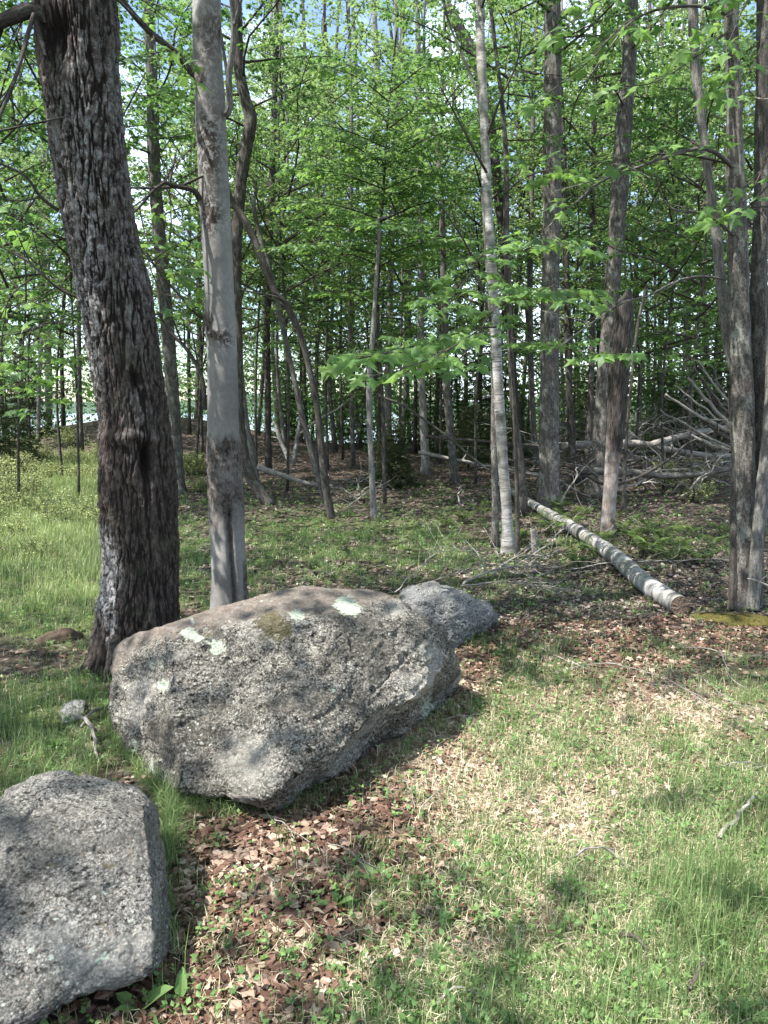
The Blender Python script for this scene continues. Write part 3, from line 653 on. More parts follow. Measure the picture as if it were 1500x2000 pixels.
# --- right-hand multi-stem tree
YR = 5.9
def right_disp(V, N, bk, th, s):
    x, y, z = V[..., 0], V[..., 1], V[..., 2]; w = fbm(x*14, y*14, z*2.2, 3); k = fbm(x*30, y*30, z*9, 3)
    return .010*w+.004*k, {}
root, P, R = tree('forked_tree', 'grey fluted tree with several stems at the right edge beyond the log', [(1449, 1195, 44), (1448, 1100, 38), (1452, 950, 38), (1452, 830, 40), (1447, 720, 40), (1443, 560, 38), (1438, 400, 36), (1434, 250, 30), (1432, 120, 26), (1428, 0, 24)], M['bark_grey'],
                  sides=80, n=240, top_h=9, Yb=YR, fl=.25, disp=right_disp)
right = root
def stem(root, path, Y0, Y1, mat, sides=40, n=140, name='stem', disp=None):
    p = np.array(path, float); P = atY(p[:, 0], p[:, 1], np.linspace(Y0, Y1, len(p))); dep = (P-np.array([0, 0, CAMZ]))@FW; R = p[:, 2]/2*dep/F
    PR = catmull(np.hstack([P-np.array(root.location), R[:, None]]), n)
    o = np.array(root.location)
    dd = disp or rough_disp(.008, 9, 3.3)
    V, Fs, A = tube(PR[:, :3]+o, PR[:, 3], sides, dd); return obj(name, make_mesh(name, V-o, Fs, A, True, [mat]), root)
stem(root, [(1472, 1196, 32), (1474, 1080, 32), (1482, 960, 36), (1488, 840, 40), (1484, 720, 36), (1482, 560, 30), (1488, 400, 30), (1492, 200, 30), (1494, 0, 28), (1496, -150, 26)], 6.0, 6.0, M['bark_grey'], disp=right_disp)
stem(root, [(1432, 1190, 16), (1434, 1080, 16), (1438, 900, 20), (1436, 760, 26)], 5.85, 5.95, M['bark_dark'], disp=right_disp)
stem(root, [(1470, 1190, 24), (1484, 1000, 22), (1500, 850, 22), (1510, 700, 24), (1512, 560, 22)], 5.8, 5.7, M['bark_pale'], disp=right_disp)
stem(root, [(1452, 780, 20), (1428, 690, 22), (1412, 590, 20), (1398, 450, 18), (1378, 300, 16), (1360, 150, 18), (1352, 0, 18), (1350, -120, 18)], 6.0, 6.4, M['bark_pale'])
for q, (L, r0, r1, y0, y1) in enumerate([([(1430, 325), (1400, 300), (1370, 290), (1320, 300), (1270, 318), (1225, 335), (1180, 352), (1140, 375)], .018, .006, 5.85, 5.4), ([(1432, 458), (1400, 432), (1370, 415), (1330, 412), (1305, 402), (1288, 372), (1280, 335)], .014, .005, 5.85, 5.5),
        ([(1418, 546), (1370, 540), (1320, 550), (1265, 578), (1215, 592), (1150, 635), (1090, 680)], .011, .004, 5.85, 5.3), ([(1424, 30), (1380, 14), (1340, 12), (1280, 20), (1230, 45), (1190, 95), (1130, 180)], .013, .004, 5.85, 5.2),
        ([(1450, 445), (1462, 408), (1490, 404), (1540, 405)], .009, .006, 5.9, 5.6), ([(1475, 190), (1490, 193), (1560, 195)], .005, .004, 5.5, 5.2), ([(1460, 1130), (1480, 1135), (1540, 1160)], .006, .004, 5.7, 5.4)]):
    branch(root, pxpts(L, y0, y1), r0, r1, M['bark_grey'] if q < 5 else M['deadwood'], twigs=4, seed=40+q, tl=.45)

# --- birch and its neighbour
root, P, R = tree('birch_tree', 'white-barked birch standing at the head of the grass, dark lenticels', [(994, 1082, 25), (990, 1000, 20), (982, 900, 20), (974, 780, 20), (968, 640, 19), (958, 480, 17), (950, 350, 18), (944, 200, 17), (938, 60, 16), (937, 0, 16)], M['birch'], sides=26, n=140, top_h=10, fl=.35,
                  crowns=[(2, 5.5, .7, 1.)])
YBI = P[0, 1]
for q, L in enumerate([[(962, 640), (920, 500), (880, 430), (845, 380)], [(955, 345), (930, 300), (890, 225), (860, 170)], [(950, 270), (975, 200), (1010, 120), (1020, 40)]]):
    branch(root, pxpts(L, YBI, YBI-.6), .016, .006, M['bark_dark'], twigs=6, seed=60+q, tl=.8)
tree('thin_tree', 'thin grey dead-looking stem standing just left of the birch', [(968, 1068, 14), (966, 900, 13), (964, 700, 11), (955, 560, 9), (945, 400, 8)], M['bark_grey'], sides=12, n=50, top_h=7)
tree('leaning_tree', 'dark tree whose upper trunk leans in behind the birch from the left', [(1012, 930, 16), (1000, 700, 16), (985, 500, 18), (965, 300, 20), (940, 150, 22), (905, 70, 22), (872, 10, 20)], M['bark_dark'], sides=14, n=60, top_h=8)
tree('thin_tree', 'dark thin tree just right of the birch with a crooked foot', [(1024, 1010, 14), (1018, 900, 13), (1003, 800, 12), (996, 640, 11), (990, 450, 10), (985, 250, 9)], M['bark_dark'], sides=12, n=50, crowns=[(0, 5., .7, 2.)])

def lobed(V, N, bk, th, s):
    x, y, z = V[..., 0], V[..., 1], V[..., 2]; return .014*fbm(x*11, y*11, z*1.6, 3)+.004*fbm(x*32, y*32, z*14, 2), {}
tree('grey_tree', 'stout straight grey tree at the far end of the white log', [(1073, 988, 46), (1073, 930, 40), (1073, 800, 37), (1074, 600, 35), (1078, 430, 34), (1078, 300, 36), (1080, 150, 33), (1079, 0, 32)], M['bark_grey'], sides=48, n=160, fl=.3, disp=lobed, crowns=[(1, 6.5, 1., 1.5)], top_h=13)
root, P, R = tree('grey_tree', 'tall slightly leaning grey tree directly behind the peeled brown snag', [(1168, 968, 36), (1176, 850, 34), (1186, 700, 33), (1196, 560, 30), (1208, 400, 32), (1218, 250, 32), (1228, 120, 26), (1234, 0, 24)], M['bark_grey'], sides=40, n=140, disp=lobed, crowns=[(0, 6.5, 1., 2.5)], top_h=13)
def snag_disp(V, N, bk, th, s):
    px, py = proj(V); x, y, z = V[..., 0], V[..., 1], V[..., 2]
    k = np.clip(sstep(885, 845, py+25*fbm(x*8, y*8, z*3, 2)+(px-1195)*-.9), 0, 1)
    return k*.016+.006*fbm(x*22, y*22, z*5, 3)*(.4+k), {'rough': k}
YS = float(G(1188, 1040)[1])
tree('dead_snag', 'broken dead snag, brown bark above and bare peeled wood near its foot', [(1184, 1040, 30), (1190, 980, 26), (1196, 900, 28), (1203, 820, 30), (1208, 740, 34), (1214, 660, 36), (1220, 600, 30), (1224, 584, 17), (1229, 566, 4)], M['snag'], sides=64, n=200, Yb=YS, fl=.1, disp=snag_disp, cut=True)
tree('dark_tree', 'dark rough trunk close behind the smooth grey trunk', [(528, 985, 20), (500, 950, 20), (478, 900, 22), (466, 800, 20), (464, 650, 18), (462, 500, 20), (468, 380, 22), (478, 300, 24), (490, 235, 24), (478, 190, 22), (466, 120, 20), (462, 0, 20)], M['bark_dark'], sides=20, n=130, top_h=9, disp=rough_disp(.02, 14), crowns=[(1, 5.6, .8, .5)])
tree('rough_tree', 'rough grey-brown trunk showing between the two thick front trunks', [(349, 962, 24), (342, 850, 25), (332, 700, 25), (320, 560, 25), (308, 420, 24), (300, 300, 23), (298, 180, 22), (292, 40, 20)], M['bark_grey'], sides=26, n=110, disp=rough_disp(.018, 14, 4.), crowns=[(0, 5.5, .9, 4.)])
root, P, R = tree('slanting_tree', 'slender stem slanting up to the left from the grass edge, darker of a crossing pair', [(648, 1012, 16), (634, 930, 14), (620, 800, 13), (604, 720, 13), (585, 650, 13), (556, 590, 14), (536, 570, 12), (510, 500, 14), (478, 430, 13), (452, 390, 12), (430, 330, 10)], M['bark_dark'], sides=14, n=90, top_h=5.5, fl=.2)
branch(root, pxpts([(570, 598), (540, 580), (500, 572), (468, 566)], P[0, 1], P[0, 1]-.4), .016, .01, M['bark_dark'])
tree('slanting_tree', 'slender stem slanting up to the left, paler left one of a crossing pair', [(640, 985, 12), (620, 930, 11), (602, 860, 11), (585, 790, 11), (566, 700, 10), (548, 620, 10), (530, 540, 10), (510, 470, 9), (495, 400, 8)], M['bark_grey'], sides=12, n=70, top_h=6, fl=.2)
tree('slim_tree', 'slim upright grey stem rising right of the crossing pair of stems', [(731, 1012, 13), (726, 920, 12), (722, 820, 12), (722, 740, 11), (728, 650, 9), (735, 540, 8), (742, 440, 7)], M['bark_pale'], sides=12, n=60, top_h=4.4)
tree('straight_tree', 'dark straight tree left of the crossing stems', [(524, 925, 14), (524, 800, 12), (522, 640, 12), (528, 450, 12), (535, 250, 11), (540, 80, 10)], M['bark_dark'], sides=14, n=50, crowns=[(2, 5., .9, 1.)])
tree('pale_tree', 'pale slim stem bending out from behind the smooth grey trunk', [(500, 945, 13), (490, 880, 12), (478, 800, 11), (470, 700, 10), (468, 600, 9)], M['bark_pale'], sides=12, n=50, top_h=5.5)
tree('slim_tree', 'pale straight tree behind the small dark spruce', [(832, 925, 16), (826, 800, 15), (822, 650, 13), (822, 500, 13), (819, 300, 12), (816, 60, 10)], M['bark_pale'], sides=14, n=60, crowns=[(3, 5., 1., 2.)])
tree('slim_tree', 'grey tree with a thick foot right of the small dark spruce', [(889, 945, 16), (880, 850, 15), (872, 740, 15), (868, 600, 13), (864, 450, 11), (856, 300, 9)], M['bark_grey'], sides=14, n=60, crowns=[(0, 4.5, .8, 3.)], top_h=10)
tree('twin_tree', 'dark tree with curved foot between the stout grey tree and the peeled snag', [(1128, 945, 17), (1118, 880, 15), (1112, 760, 14), (1108, 600, 14), (1104, 450, 12), (1100, 300, 12)], M['bark_dark'], sides=16, n=60, crowns=[(2, 5., .9, 4.)])
tree('thin_tree', 'very dark thin tree leaning right between the stout grey tree and the snag', [(1138, 938, 10), (1150, 850, 12), (1156, 700, 11), (1158, 550, 10), (1158, 350, 10), (1162, 150, 9)], M['bark_dark'], sides=12, n=60, crowns=[(1, 5., .8, 5.)])
tree('thin_tree', 'thin dark stem standing right of the peeled snag', [(1218, 1000, 8), (1222, 880, 7), (1232, 760, 6), (1245, 640, 6), (1262, 560, 5)], M['bark_dark'], sides=8, n=40, top_h=3.4)
tree('slim_tree', 'slim grey tree in the gap between the birch and the stout grey tree', [(1050, 925, 12), (1040, 800, 12), (1035, 600, 11), (1038, 400, 10), (1042, 200, 9)], M['bark_grey'], sides=12, n=50, crowns=[(4, 5., .9, 1.)])
# a broken stub by the birch
tree('broken_stub', 'short broken pale stub between the birch and the white log', [(1044, 1078, 12), (1042, 1050, 11), (1040, 1034, 10)], M['deadwood'], cat='stump', sides=12, n=16, cut=True, fl=.2)

# --- background trees
MARK = [(-400, 'the left edge'), (265, 'the thickest tree'), (440, 'the smooth grey trunk'), (526, 'the dark straight tree'), (612, 'the crossing stems'), (728, 'the slim upright stem'), (826, 'the small dark spruce'), (965, 'the birch'), (1074, 'the stout grey tree'), (1190, 'the peeled snag'), (1445, 'the forked tree'), (2200, 'the right edge')]
GAPS = {}
def ingap(o, px, kind):
    for (a, na), (b, nb) in zip(MARK[:-1], MARK[1:]):
        if a <= px < b: GAPS.setdefault((kind, na, nb), []).append((px, o)); break
bgspec = []   # px, base distance, width px, kind
rb = np.random.default_rng(21)
far = [(12, 24, 10), (40, 29, 8), (75, 22, 9), (98, 30, 14), (128, 26, 9), (160, 21, 10), (372, 24, 9), (385, 30, 10), (395, 19, 8), (505, 26, 10), (545, 30, 9), (560, 22, 7), (575, 34, 12), (600, 28, 12), (628, 36, 10), (655, 24, 9), (668, 32, 8),
       (690, 20, 9), (705, 27, 8), (745, 33, 16), (758, 22, 12), (785, 30, 10), (800, 36, 9), (810, 25, 8), (850, 34, 10), (905, 28, 10), (920, 36, 8), (940, 24, 8), (1010, 30, 10), (1028, 22, 9), (1060, 33, 12), (1100, 26, 9),
       (1140, 33, 10), (1165, 24, 9), (1200, 30, 10), (1245, 22, 10), (1262, 30, 8), (1285, 26, 9), (1310, 33, 10), (1330, 20, 8), (1350, 28, 9), (1385, 23, 10), (1400, 34, 12), (1470, 26, 10), (1490, 19, 9),
       (-120, 22, 9), (-60, 27, 9), (1560, 21, 10), (1620, 27, 10), (-260, 30, 12), (1750, 30, 12)]
side = lambda px: 'left part of the wood beyond the grass' if px < 400 else ('middle of the wood behind the small dark spruce' if px < 1000 else 'right part of the wood behind the brush pile')
mats = ['bark_dark', 'bark_grey', 'bark_dark', 'bark_grey', 'bark_pale']
words = {'bark_dark': 'dark', 'bark_grey': 'grey', 'bark_pale': 'pale'}
for q, (px, Yb, w) in enumerate(far):
    mt = mats[int(rb.integers(0, 5))]; dx = rb.normal(0, 26); wv = rb.normal(0, 8, 5); w = w*(.8+.4*rb.random())
    x0 = (px-750)/F*Yb; base = np.array([[x0, Yb, float(H(x0, Yb))]]); bx, by = proj(base); by = float(by[0]); bx = float(bx[0])
    path = [(bx, by, w)]+[(bx+dx*f+wv[k], by+(0-by)*f, w*(1-.35*f)) for k, f in enumerate((.2, .45, .7, 1.0))]
    hgt = 13+rb.random()*4; low = q % 2 == 0
    cr = [(int(rb.integers(2, 5)), (2.8 if low else 4.6)+rb.random(), 1.0+.25*rb.random(), rb.random()*6.28)]
    if Yb > 27 and q % 2 == 0: cr.append((int(rb.integers(3, 5)), 7.5+rb.random()*2, 1.2, rb.random()*6.28))
    lb = '%s slender tree deep in the %s' % (words[mt], side(px))
    lb = words[mt]+' slender tree far back'
    root_ = tree('background_tree', lb, path, M[mt], group='slender trees far back in the wood', crowns=cr, sides=8, n=24, top_h=hgt, Yb=Yb, fl=.2)[0]; ingap(root_, px, lb)
# leafy understory saplings that close the view between the trunks
sap = [(30, 11.5), (-80, 12.5), (120, 16), (60, 20), (200, 25), (330, 15), (420, 21), (500, 17), (560, 14.5), (640, 19), (700, 26), (780, 17), (860, 21), (930, 15.5), (980, 25), (1060, 19), (1120, 15), (1180, 22), (1240, 17), (1300, 14), (1340, 21), (1400, 17), (1460, 13), (1540, 15), (1290, 26), (610, 30), (450, 30), (900, 31), (1120, 30), (1420, 29), (-10, 29),
       (150, 13), (-40, 18), (380, 18), (470, 15.5), (520, 24), (590, 26), (620, 16.5), (670, 22), (740, 22), (820, 28), (960, 20), (1030, 29), (1090, 22.5), (1150, 27), (1220, 28), (1270, 20), (1380, 25), (1360, 12.5), (1440, 23), (80, 26), (240, 17)]
for q, (px, Yb) in enumerate(sap):
    x0 = (px-750)/F*Yb; v = [0, 1, 5, 2, 5, 0][q % 6]
    bx, by = proj(np.array([[x0, Yb, float(H(x0, Yb))]])); bx = float(bx[0]); by = float(by[0])
    path = [(bx, by, 6), (bx+rb.normal(0, 6), by-200, 5), (bx+rb.normal(0, 12), by-420, 4)]
    z0 = 2.3+rb.random()*.9
    if q % 3 == 0 or q > 46: z0 = 1.5+.4*rb.random()
    sc = .75+.35*rb.random()
    root_ = tree('leafy_sapling', 'leafy', path, M['bark_dark'], group='leafy saplings among the trunks', crowns=[(v, z0, sc, rb.random()*6.28)], sides=6, n=16, top_h=z0+5*sc, Yb=Yb, fl=.1)[0]; ingap(root_, px, 'leafy maple sapling '+('near the clearing' if Yb < 17 else 'far back'))
# distant wood: one mass
def mass(r, n, r0, r1, z0, z1, thr, k, sd, smin, smax, cut):
    th = r.uniform(-.78, .78, n); rad = r.uniform(r0, r1, n); zz = r.uniform(z0, z1, n)
    cx = np.sin(th)*rad; cy = np.cos(th)*rad; keep = (fbm(cx*.22, cy*.22, zz*.3, 3) > thr) & ~((cx < -cy*.14) & (zz < cut)); cx, cy, zz = cx[keep], cy[keep], zz[keep]
    P = np.repeat(np.stack([cx, cy, zz], -1), k, 0)+r.normal(0, sd, (len(cx)*k, 3)); D = r.normal(0, 1, P.shape); N = r.normal(0, .6, P.shape)+[0, 0, 1]
    return leaves(P, D, N, r.uniform(smin, smax, len(P)), 'quad', None, r)
a_ = Acc(); r = np.random.default_rng(6); a_.add(*mass(r, 4600, 32, 48, 1.5, 9, -.02, 14, .5, .12, .24, 3.0)); a_.add(*mass(r, 3600, 25, 46, -.1, 3.0, -.3, 14, .42, .10, .22, 3.0)); a_.add(*mass(r, 2600, 28, 40, .9, 3.2, .02, 14, .4, .08, .18, -9)); a_.add(*mass(r, 2400, 24, 38, .7, 4.5, .0, 16, .42, .07, .15, -9))
tag(obj('undergrowth', a_.mesh('undergrowth', [M['leaf']], False)), 'leafy green undergrowth and low boughs closing the view behind the trunks', 'undergrowth', kind='stuff')
a_ = Acc(); r = np.random.default_rng(5); a_.add(*mass(r, 5200, 46, 64, .4, 13, .03, 14, .6, .16, .30, 3.0)); a_.add(*mass(r, 2600, 46, 64, 11, 26, .08, 14, .7, .16, .30, 3.0))
tag(obj('distant_wood', a_.mesh('distant_wood', [M['leaf_far']], False)), 'mass of distant green treetops behind all the trunks', 'woodland', kind='stuff')

# conifers
def conifer_mesh(seed, h, rad, tiers, size):
    r = np.random.default_rng(seed); ax = []
    for k in range(tiers):
        f = k/tiers; z = h*(.04+.94*f); nb = 7
        for b in range(nb):
            az = r.random()*6.28; L = rad*(1-f)**.8*(.7+.5*r.random())+.05; d = np.array([math.cos(az), math.sin(az), 0])
            ax.append((np.array([[0, 0, z], d*L*.5+[0, 0, z+.05*L], d*L+[0, 0, z-.18*L]]), .006))
    tw, lf = branchy(r, ax, .26*rad+.1, .022, size, 'needle', m_per_m=9, flat=.8); return tw.mesh('conifer_twigs', [M['twig']]), make_mesh('conifer_needles', lf[0], lf[1], lf[2], False, [M['conifer']])
CON = [conifer_mesh(1, 1.6, .62, 13, .055), conifer_mesh(2, 3.2, 1.1, 16, .09)]
def conifer(name, label, x, y, v, sc, rot, group=None, cat='conifer'):
    z = float(H(x, y)); root = empty(name, (x, y, z-.03), label, cat, group); root.rotation_euler[2] = rot
    P = np.array([[0, 0, 0], [0.01, 0, .8*(v+1)], [0, .01, 1.65*(v+1)]])*sc; V, Fs, A = tube(catmull(P, 8), np.linspace(.03, .005, 8)*sc*(v+1), 7); obj('trunk', make_mesh('trunk', V, Fs, A, True, [M['bark_dark']]), root)
    for nm, me in zip(('branches', 'crown'), CON[v]): o = obj(nm, me, root); o.scale = (sc, sc, sc)
    return root
p = G(770, 940); p = G(768, 950); sp_ = conifer('young_spruce', 'small dark bushy spruce on the forest floor left of centre', p[0], p[1], 0, .8, 0)
for k, (mul, zz) in enumerate([(.8, .8), (.95, .6), (1.0, .42), (.9, .95)]):
    for nm, me in zip(('branches', 'crown'), CON[0]): o = obj(nm, me, sp_); o.scale = (mul, mul, zz); o.rotation_euler[2] = .9+k*1.3
for q, (px, Yb, v, sc) in enumerate([(880, 24, 1, .9), (935, 22, 1, 1.0), (985, 25, 1, 1.0), (840, 27, 1, 1.1), (1010, 19, 1, .6), (915, 19, 0, 1.1), (560, 27, 1, .8), (20, 19, 1, .8), (-30, 17, 1, 1.), (60, 24, 1, .9), (1290, 19, 1, .8), (1400, 18, 1, .9), (690, 28, 1, .9), (1150, 24, 1, .9), (1350, 23, 1, 1.)]):
    ingap(conifer('hemlock', 'dark', (px-750)/F*Yb, Yb, v, sc, q*1.3, 'dark evergreens far back in the wood'), px, 'dark feathery evergreen')

ORD = ['leftmost', 'second', 'third', 'fourth', 'fifth', 'sixth', 'seventh', 'eighth', 'ninth']
for (kind, na, nb), L in GAPS.items():
    L.sort(key=lambda t: t[0])
    for k, (px, o) in enumerate(L):
        w = '' if len(L) == 1 else ('rightmost ' if k == len(L)-1 else ORD[min(k, 8)]+' ')
        o['label'] = (w+kind+', between '+na+' and '+nb)
# ------------------------------------------------------------------ the near maple: separate leaves
LM = []
for q in range(4):
    r = np.random.default_rng(300+q); T = LEAF['maple'][0].copy(); T[1:, 2] += r.normal(0, .05, 10); T[1:, :2] *= 1+r.normal(0, .06, (10, 1)); T[:, 2] -= .10*T[:, 1]**2
    LM.append(make_mesh('maple_leaf', np.vstack([T, [[0, -.02, 0], [.012, -.02, 0], [.008, -.55, .16], [-.008, -.55, .16]]]), [np.vstack([LEAF['maple'][1], [[11, 12, 13], [11, 13, 14]]])], {'tint': np.full(15, .18+.24*q)}, False, [M['leaf_near']]))
NL = 0
def leafy_branch(root, pts, r0, tw_len, size, seed, indiv=True, spacing=.075, per_m=7., flat=.35, lead=.1):
    """branch object with leaf children (sub-parts)"""
    global NL
    o0 = np.array(root.location); r = np.random.default_rng(seed)
    P = catmull(np.array(pts, float), 20)-o0; T = norm(np.gradient(P, axis=0)); L = np.linalg.norm(np.diff(P, axis=0), axis=1).sum(); a = Acc(); a.add(*tube(P, np.linspace(r0, r0*.3, 20), 6))
    m = max(3, int(L*per_m)); S0 = []; S1 = []
    for q in range(m):
        t = lead+(1-lead)*(q+r.random()*.5)/m; k = min(int(t*19), 18); d = T[k]; sd = np.cross(d, [0, 0, 1.]); sd /= np.linalg.norm(sd)+1e-6
        v = d*.6+sd*(1 if q % 2 else -1)*(.7+.3*r.random())+[0, 0, r.normal(0, .15)]; v /= np.linalg.norm(v); l = tw_len*(1.05-.5*t)*(.6+.6*r.random()); S0.append(P[k]); S1.append(P[k]+v*l)
    S0.append(P[-2]); S1.append(P[-1]+T[-1]*.08)
    S0 = np.array(S0); S1 = np.array(S1); a.add(*sticks3(S0, S1, np.full(len(S0), .003)))
    LP = []; LD = []
    for s0, s1 in zip(S0, S1):
        l = np.linalg.norm(s1-s0); d = (s1-s0)/l; sd = np.cross(d, [0, 0, 1.]); sd /= np.linalg.norm(sd)+1e-6
        for c in range(max(1, int(l/spacing))):
            t = 1-c*spacing/l
            for s_ in (-1, 1):
                LP.append(s0+(s1-s0)*t+sd*s_*size*.35); LD.append(d*.45+sd*s_*.8+np.array([0, 0, -.35])+r.normal(0, .2, 3))
        LP.append(s1+d*size*.3); LD.append(d+np.array([0, 0, -.45])+r.normal(0, .15, 3))
    LP = np.array(LP); LD = norm(np.array(LD)); NN = norm(np.array([0, -.25, 1.])+r.normal(0, flat, LP.shape)); sz = size*(.65+.55*r.random(len(LP)))
    br = obj('branch', a.mesh('branch', [M['twig']]), root)
    if indiv and NL+len(LP) <= 300:
        for p_, d_, n_, s_ in zip(LP, LD, NN, sz):
            x = np.cross(d_, n_); x /= np.linalg.norm(x); z = np.cross(x, d_)
            o = obj('leaf', LM[int(r.integers(0, 4))], root)
            o.matrix_local = Matrix(((x[0]*s_, d_[0]*s_, z[0]*s_, p_[0]), (x[1]*s_, d_[1]*s_, z[1]*s_, p_[1]), (x[2]*s_, d_[2]*s_, z[2]*s_, p_[2]), (0, 0, 0, 1)))
        NL += len(LP)
        return None
    return leaves(LP, LD, NN, sz, 'maple', None, r)
# tree 1: the bright sapling in front
p = G(1012, 1090); ms = empty('maple_sapling', p, 'young maple whose bright leafy bough hangs in the centre of the view', 'tree')
Pm = catmull(np.vstack([p-[0, 0, .03], pxpts([(1008, 900), (1001, 740), (992, 600), (986, 480), (985, 300)], p[1], p[1]-.4)]), 40)
V, Fs, A = tube(Pm-p, np.linspace(.026, .008, 40), 10, rough_disp(.004, 9)); obj('trunk', make_mesh('trunk', V, Fs, A, True, [M['bark_dark']]), ms)
leafy_branch(ms, pxpts([(998, 640), (940, 640), (880, 655), (810, 675), (750, 690), (700, 700)], p[1]-.2, 4.3), .011, .36, .118, 1, spacing=.085, per_m=6, lead=.42)
leafy_branch(ms, pxpts([(1000, 660), (1040, 672), (1090, 675), (1150, 690), (1220, 690)], p[1]-.3, 5.2), .009, .32, .11, 2, spacing=.09, per_m=5)
leafy_branch(ms, pxpts([(990, 580), (960, 610), (930, 660), (900, 700), (880, 720)], p[1]-.3, 5.2), .009, .32, .11, 3, spacing=.09, per_m=5)
leafy_branch(ms, pxpts([(930, 648), (880, 680), (830, 705), (770, 722), (725, 735)], 4.9, 4.1), .006, .26, .118, 4, spacing=.085, per_m=6)
acc = Acc()
for q, (L, y0, y1) in enumerate([([(990, 560), (1040, 570), (1090, 560), (1150, 590)], 7, 5.6), ([(986, 480), (1020, 490), (1060, 470), (1110, 480)], 7, 6), ([(986, 480), (940, 500), (900, 560), (860, 600)], 7, 6), ([(985, 380), (1020, 350), (1080, 330), (1120, 340)], 7, 6.4)]):
    acc.add(*leafy_branch(ms, pxpts(L, y0, y1), .009, .5, .11, 10+q, indiv=False))
o = obj('crown', acc.mesh('crown', [M['leaf_near']], False), ms)
# tree 2: horizontally layered maple filling the middle
p = G(752, 985); m2 = empty('layered_maple', p, 'maple with flat tiers of green leaves filling the middle of the view', 'tree')
Pm = catmull(np.vstack([p-[0, 0, .03], pxpts([(748, 800), (738, 620), (742, 480), (748, 380), (760, 200), (775, 60)], p[1], p[1]-.3)]), 40)
V, Fs, A = tube(Pm-p, np.linspace(.035, .014, 40), 10, rough_disp(.004, 9)); obj('trunk', make_mesh('trunk', V, Fs, A, True, [M['bark_dark']]), m2)
Y2 = p[1]; acc = Acc(); r = np.random.default_rng(77)
tiers = [(745, 500, 545, 482), (745, 500, 920, 470), (745, 470, 600, 440), (748, 430, 560, 395), (748, 430, 900, 390), (750, 400, 860, 350), (752, 370, 570, 330), (752, 370, 880, 340), (755, 330, 640, 270), (755, 320, 900, 250), (758, 290, 580, 240),
         (760, 250, 860, 205), (740, 520, 640, 500), (742, 520, 840, 500), (762, 200, 640, 130), (765, 180, 880, 110), (755, 330, 720, 300), (750, 400, 780, 380), (745, 460, 740, 440), (738, 600, 640, 570), (738, 590, 860, 560)]
for q, (x0, y0, x1, y1) in enumerate(tiers):
    yy = Y2-.5-2.3*r.random(); xm, ym = (x0+x1)/2, (y0+y1)/2-12
    acc.add(*leafy_branch(m2, pxpts([(x0, y0), (xm, ym), (x1, y1)], Y2-.1, yy), .013, .62, .112, 400+q, indiv=False, per_m=7.5, flat=.25, spacing=.08))
    if q % 2: acc.add(*leafy_branch(m2, pxpts([(x0, y0), (xm, ym), (x1*.8+x0*.2, y1+6)], Y2-.1, Y2+1.4), .011, .6, .112, 450+q, indiv=False, per_m=6, flat=.25))
obj('crown', acc.mesh('crown', [M['leaf_near']], False), m2)
# leaves on the right tree's boughs, left trees' boughs
acc = Acc()
for q, (L, y0, y1) in enumerate([([(1424, 30), (1340, 10), (1230, 40), (1150, 120), (1060, 190)], 5.85, 5.0), ([(1424, 60), (1360, 110), (1280, 160), (1200, 170)], 5.9, 5.0), ([(1490, 330), (1440, 380), (1400, 420)], 5.5, 5.0),
                                 ([(1500, 60), (1470, 130), (1440, 180)], 5.4, 4.8), ([(1500, 300), (1480, 350), (1450, 400)], 5.2, 4.9), ([(1424, -80), (1330, -60), (1200, -20), (1100, 60)], 5.9, 4.9), ([(1500, -60), (1460, 0), (1420, 90)], 5.6, 4.6), ([(1430, 320), (1300, 300), (1200, 340), (1120, 400)], 5.85, 5.2)]):
    acc.add(*leafy_branch(right, pxpts(L, y0, y1), .008, .34, .112, 500+q, indiv=False, per_m=4.2, spacing=.1))
obj('crown', acc.mesh('crown', [M['leaf_near']], False), right)
acc = Acc()
for q, (L, y0, y1) in enumerate([([(300, 70), (305, 110), (330, 160)], 5.5, 5.0), ([(272, 405), (290, 470), (340, 500), (380, 520)], 5.9, 5.6), ([(285, 490), (300, 540), (330, 590)], 5.7, 5.4), ([(322, 356), (350, 430), (400, 480)], 6.4, 6.6), ([(310, 530), (360, 540), (385, 560)], 6.3, 6.3), ([(250, -20), (330, 40), (370, 90)], 6.3, 6.4)]):
    acc.add(*leafy_branch(grey, pxpts(L, y0, y1), .006, .3, .105, 600+q, indiv=False, per_m=5, spacing=.1))
obj('crown', acc.mesh('crown', [M['leaf_near']], False), grey)
acc = Acc()
for q, (L, y0, y1) in enumerate([([(60, 20), (30, 60), (10, 100), (-30, 130)], 5.2, 5.0), ([(60, 370), (40, 420), (10, 450)], 5.4, 5.4), ([(110, 560), (60, 590), (10, 600)], 5.6, 5.8), ([(60, 515), (20, 440), (-40, 420)], 5.4, 5.2), ([(150, 640), (110, 690), (60, 740), (10, 760)], 6.4, 6.8), ([(100, 600), (60, 680), (0, 720)], 7, 7.5), ([(160, 720), (130, 760), (60, 800)], 7, 7.4), ([(60, 40), (40, 150), (0, 200)], 6, 6.6)]):
    acc.add(*leafy_branch(big, pxpts(L, y0, y1), .005, .42, .105, 700+q, indiv=False, per_m=6, spacing=.09))
obj('crown', acc.mesh('crown', [M['leaf_near']], False), big)

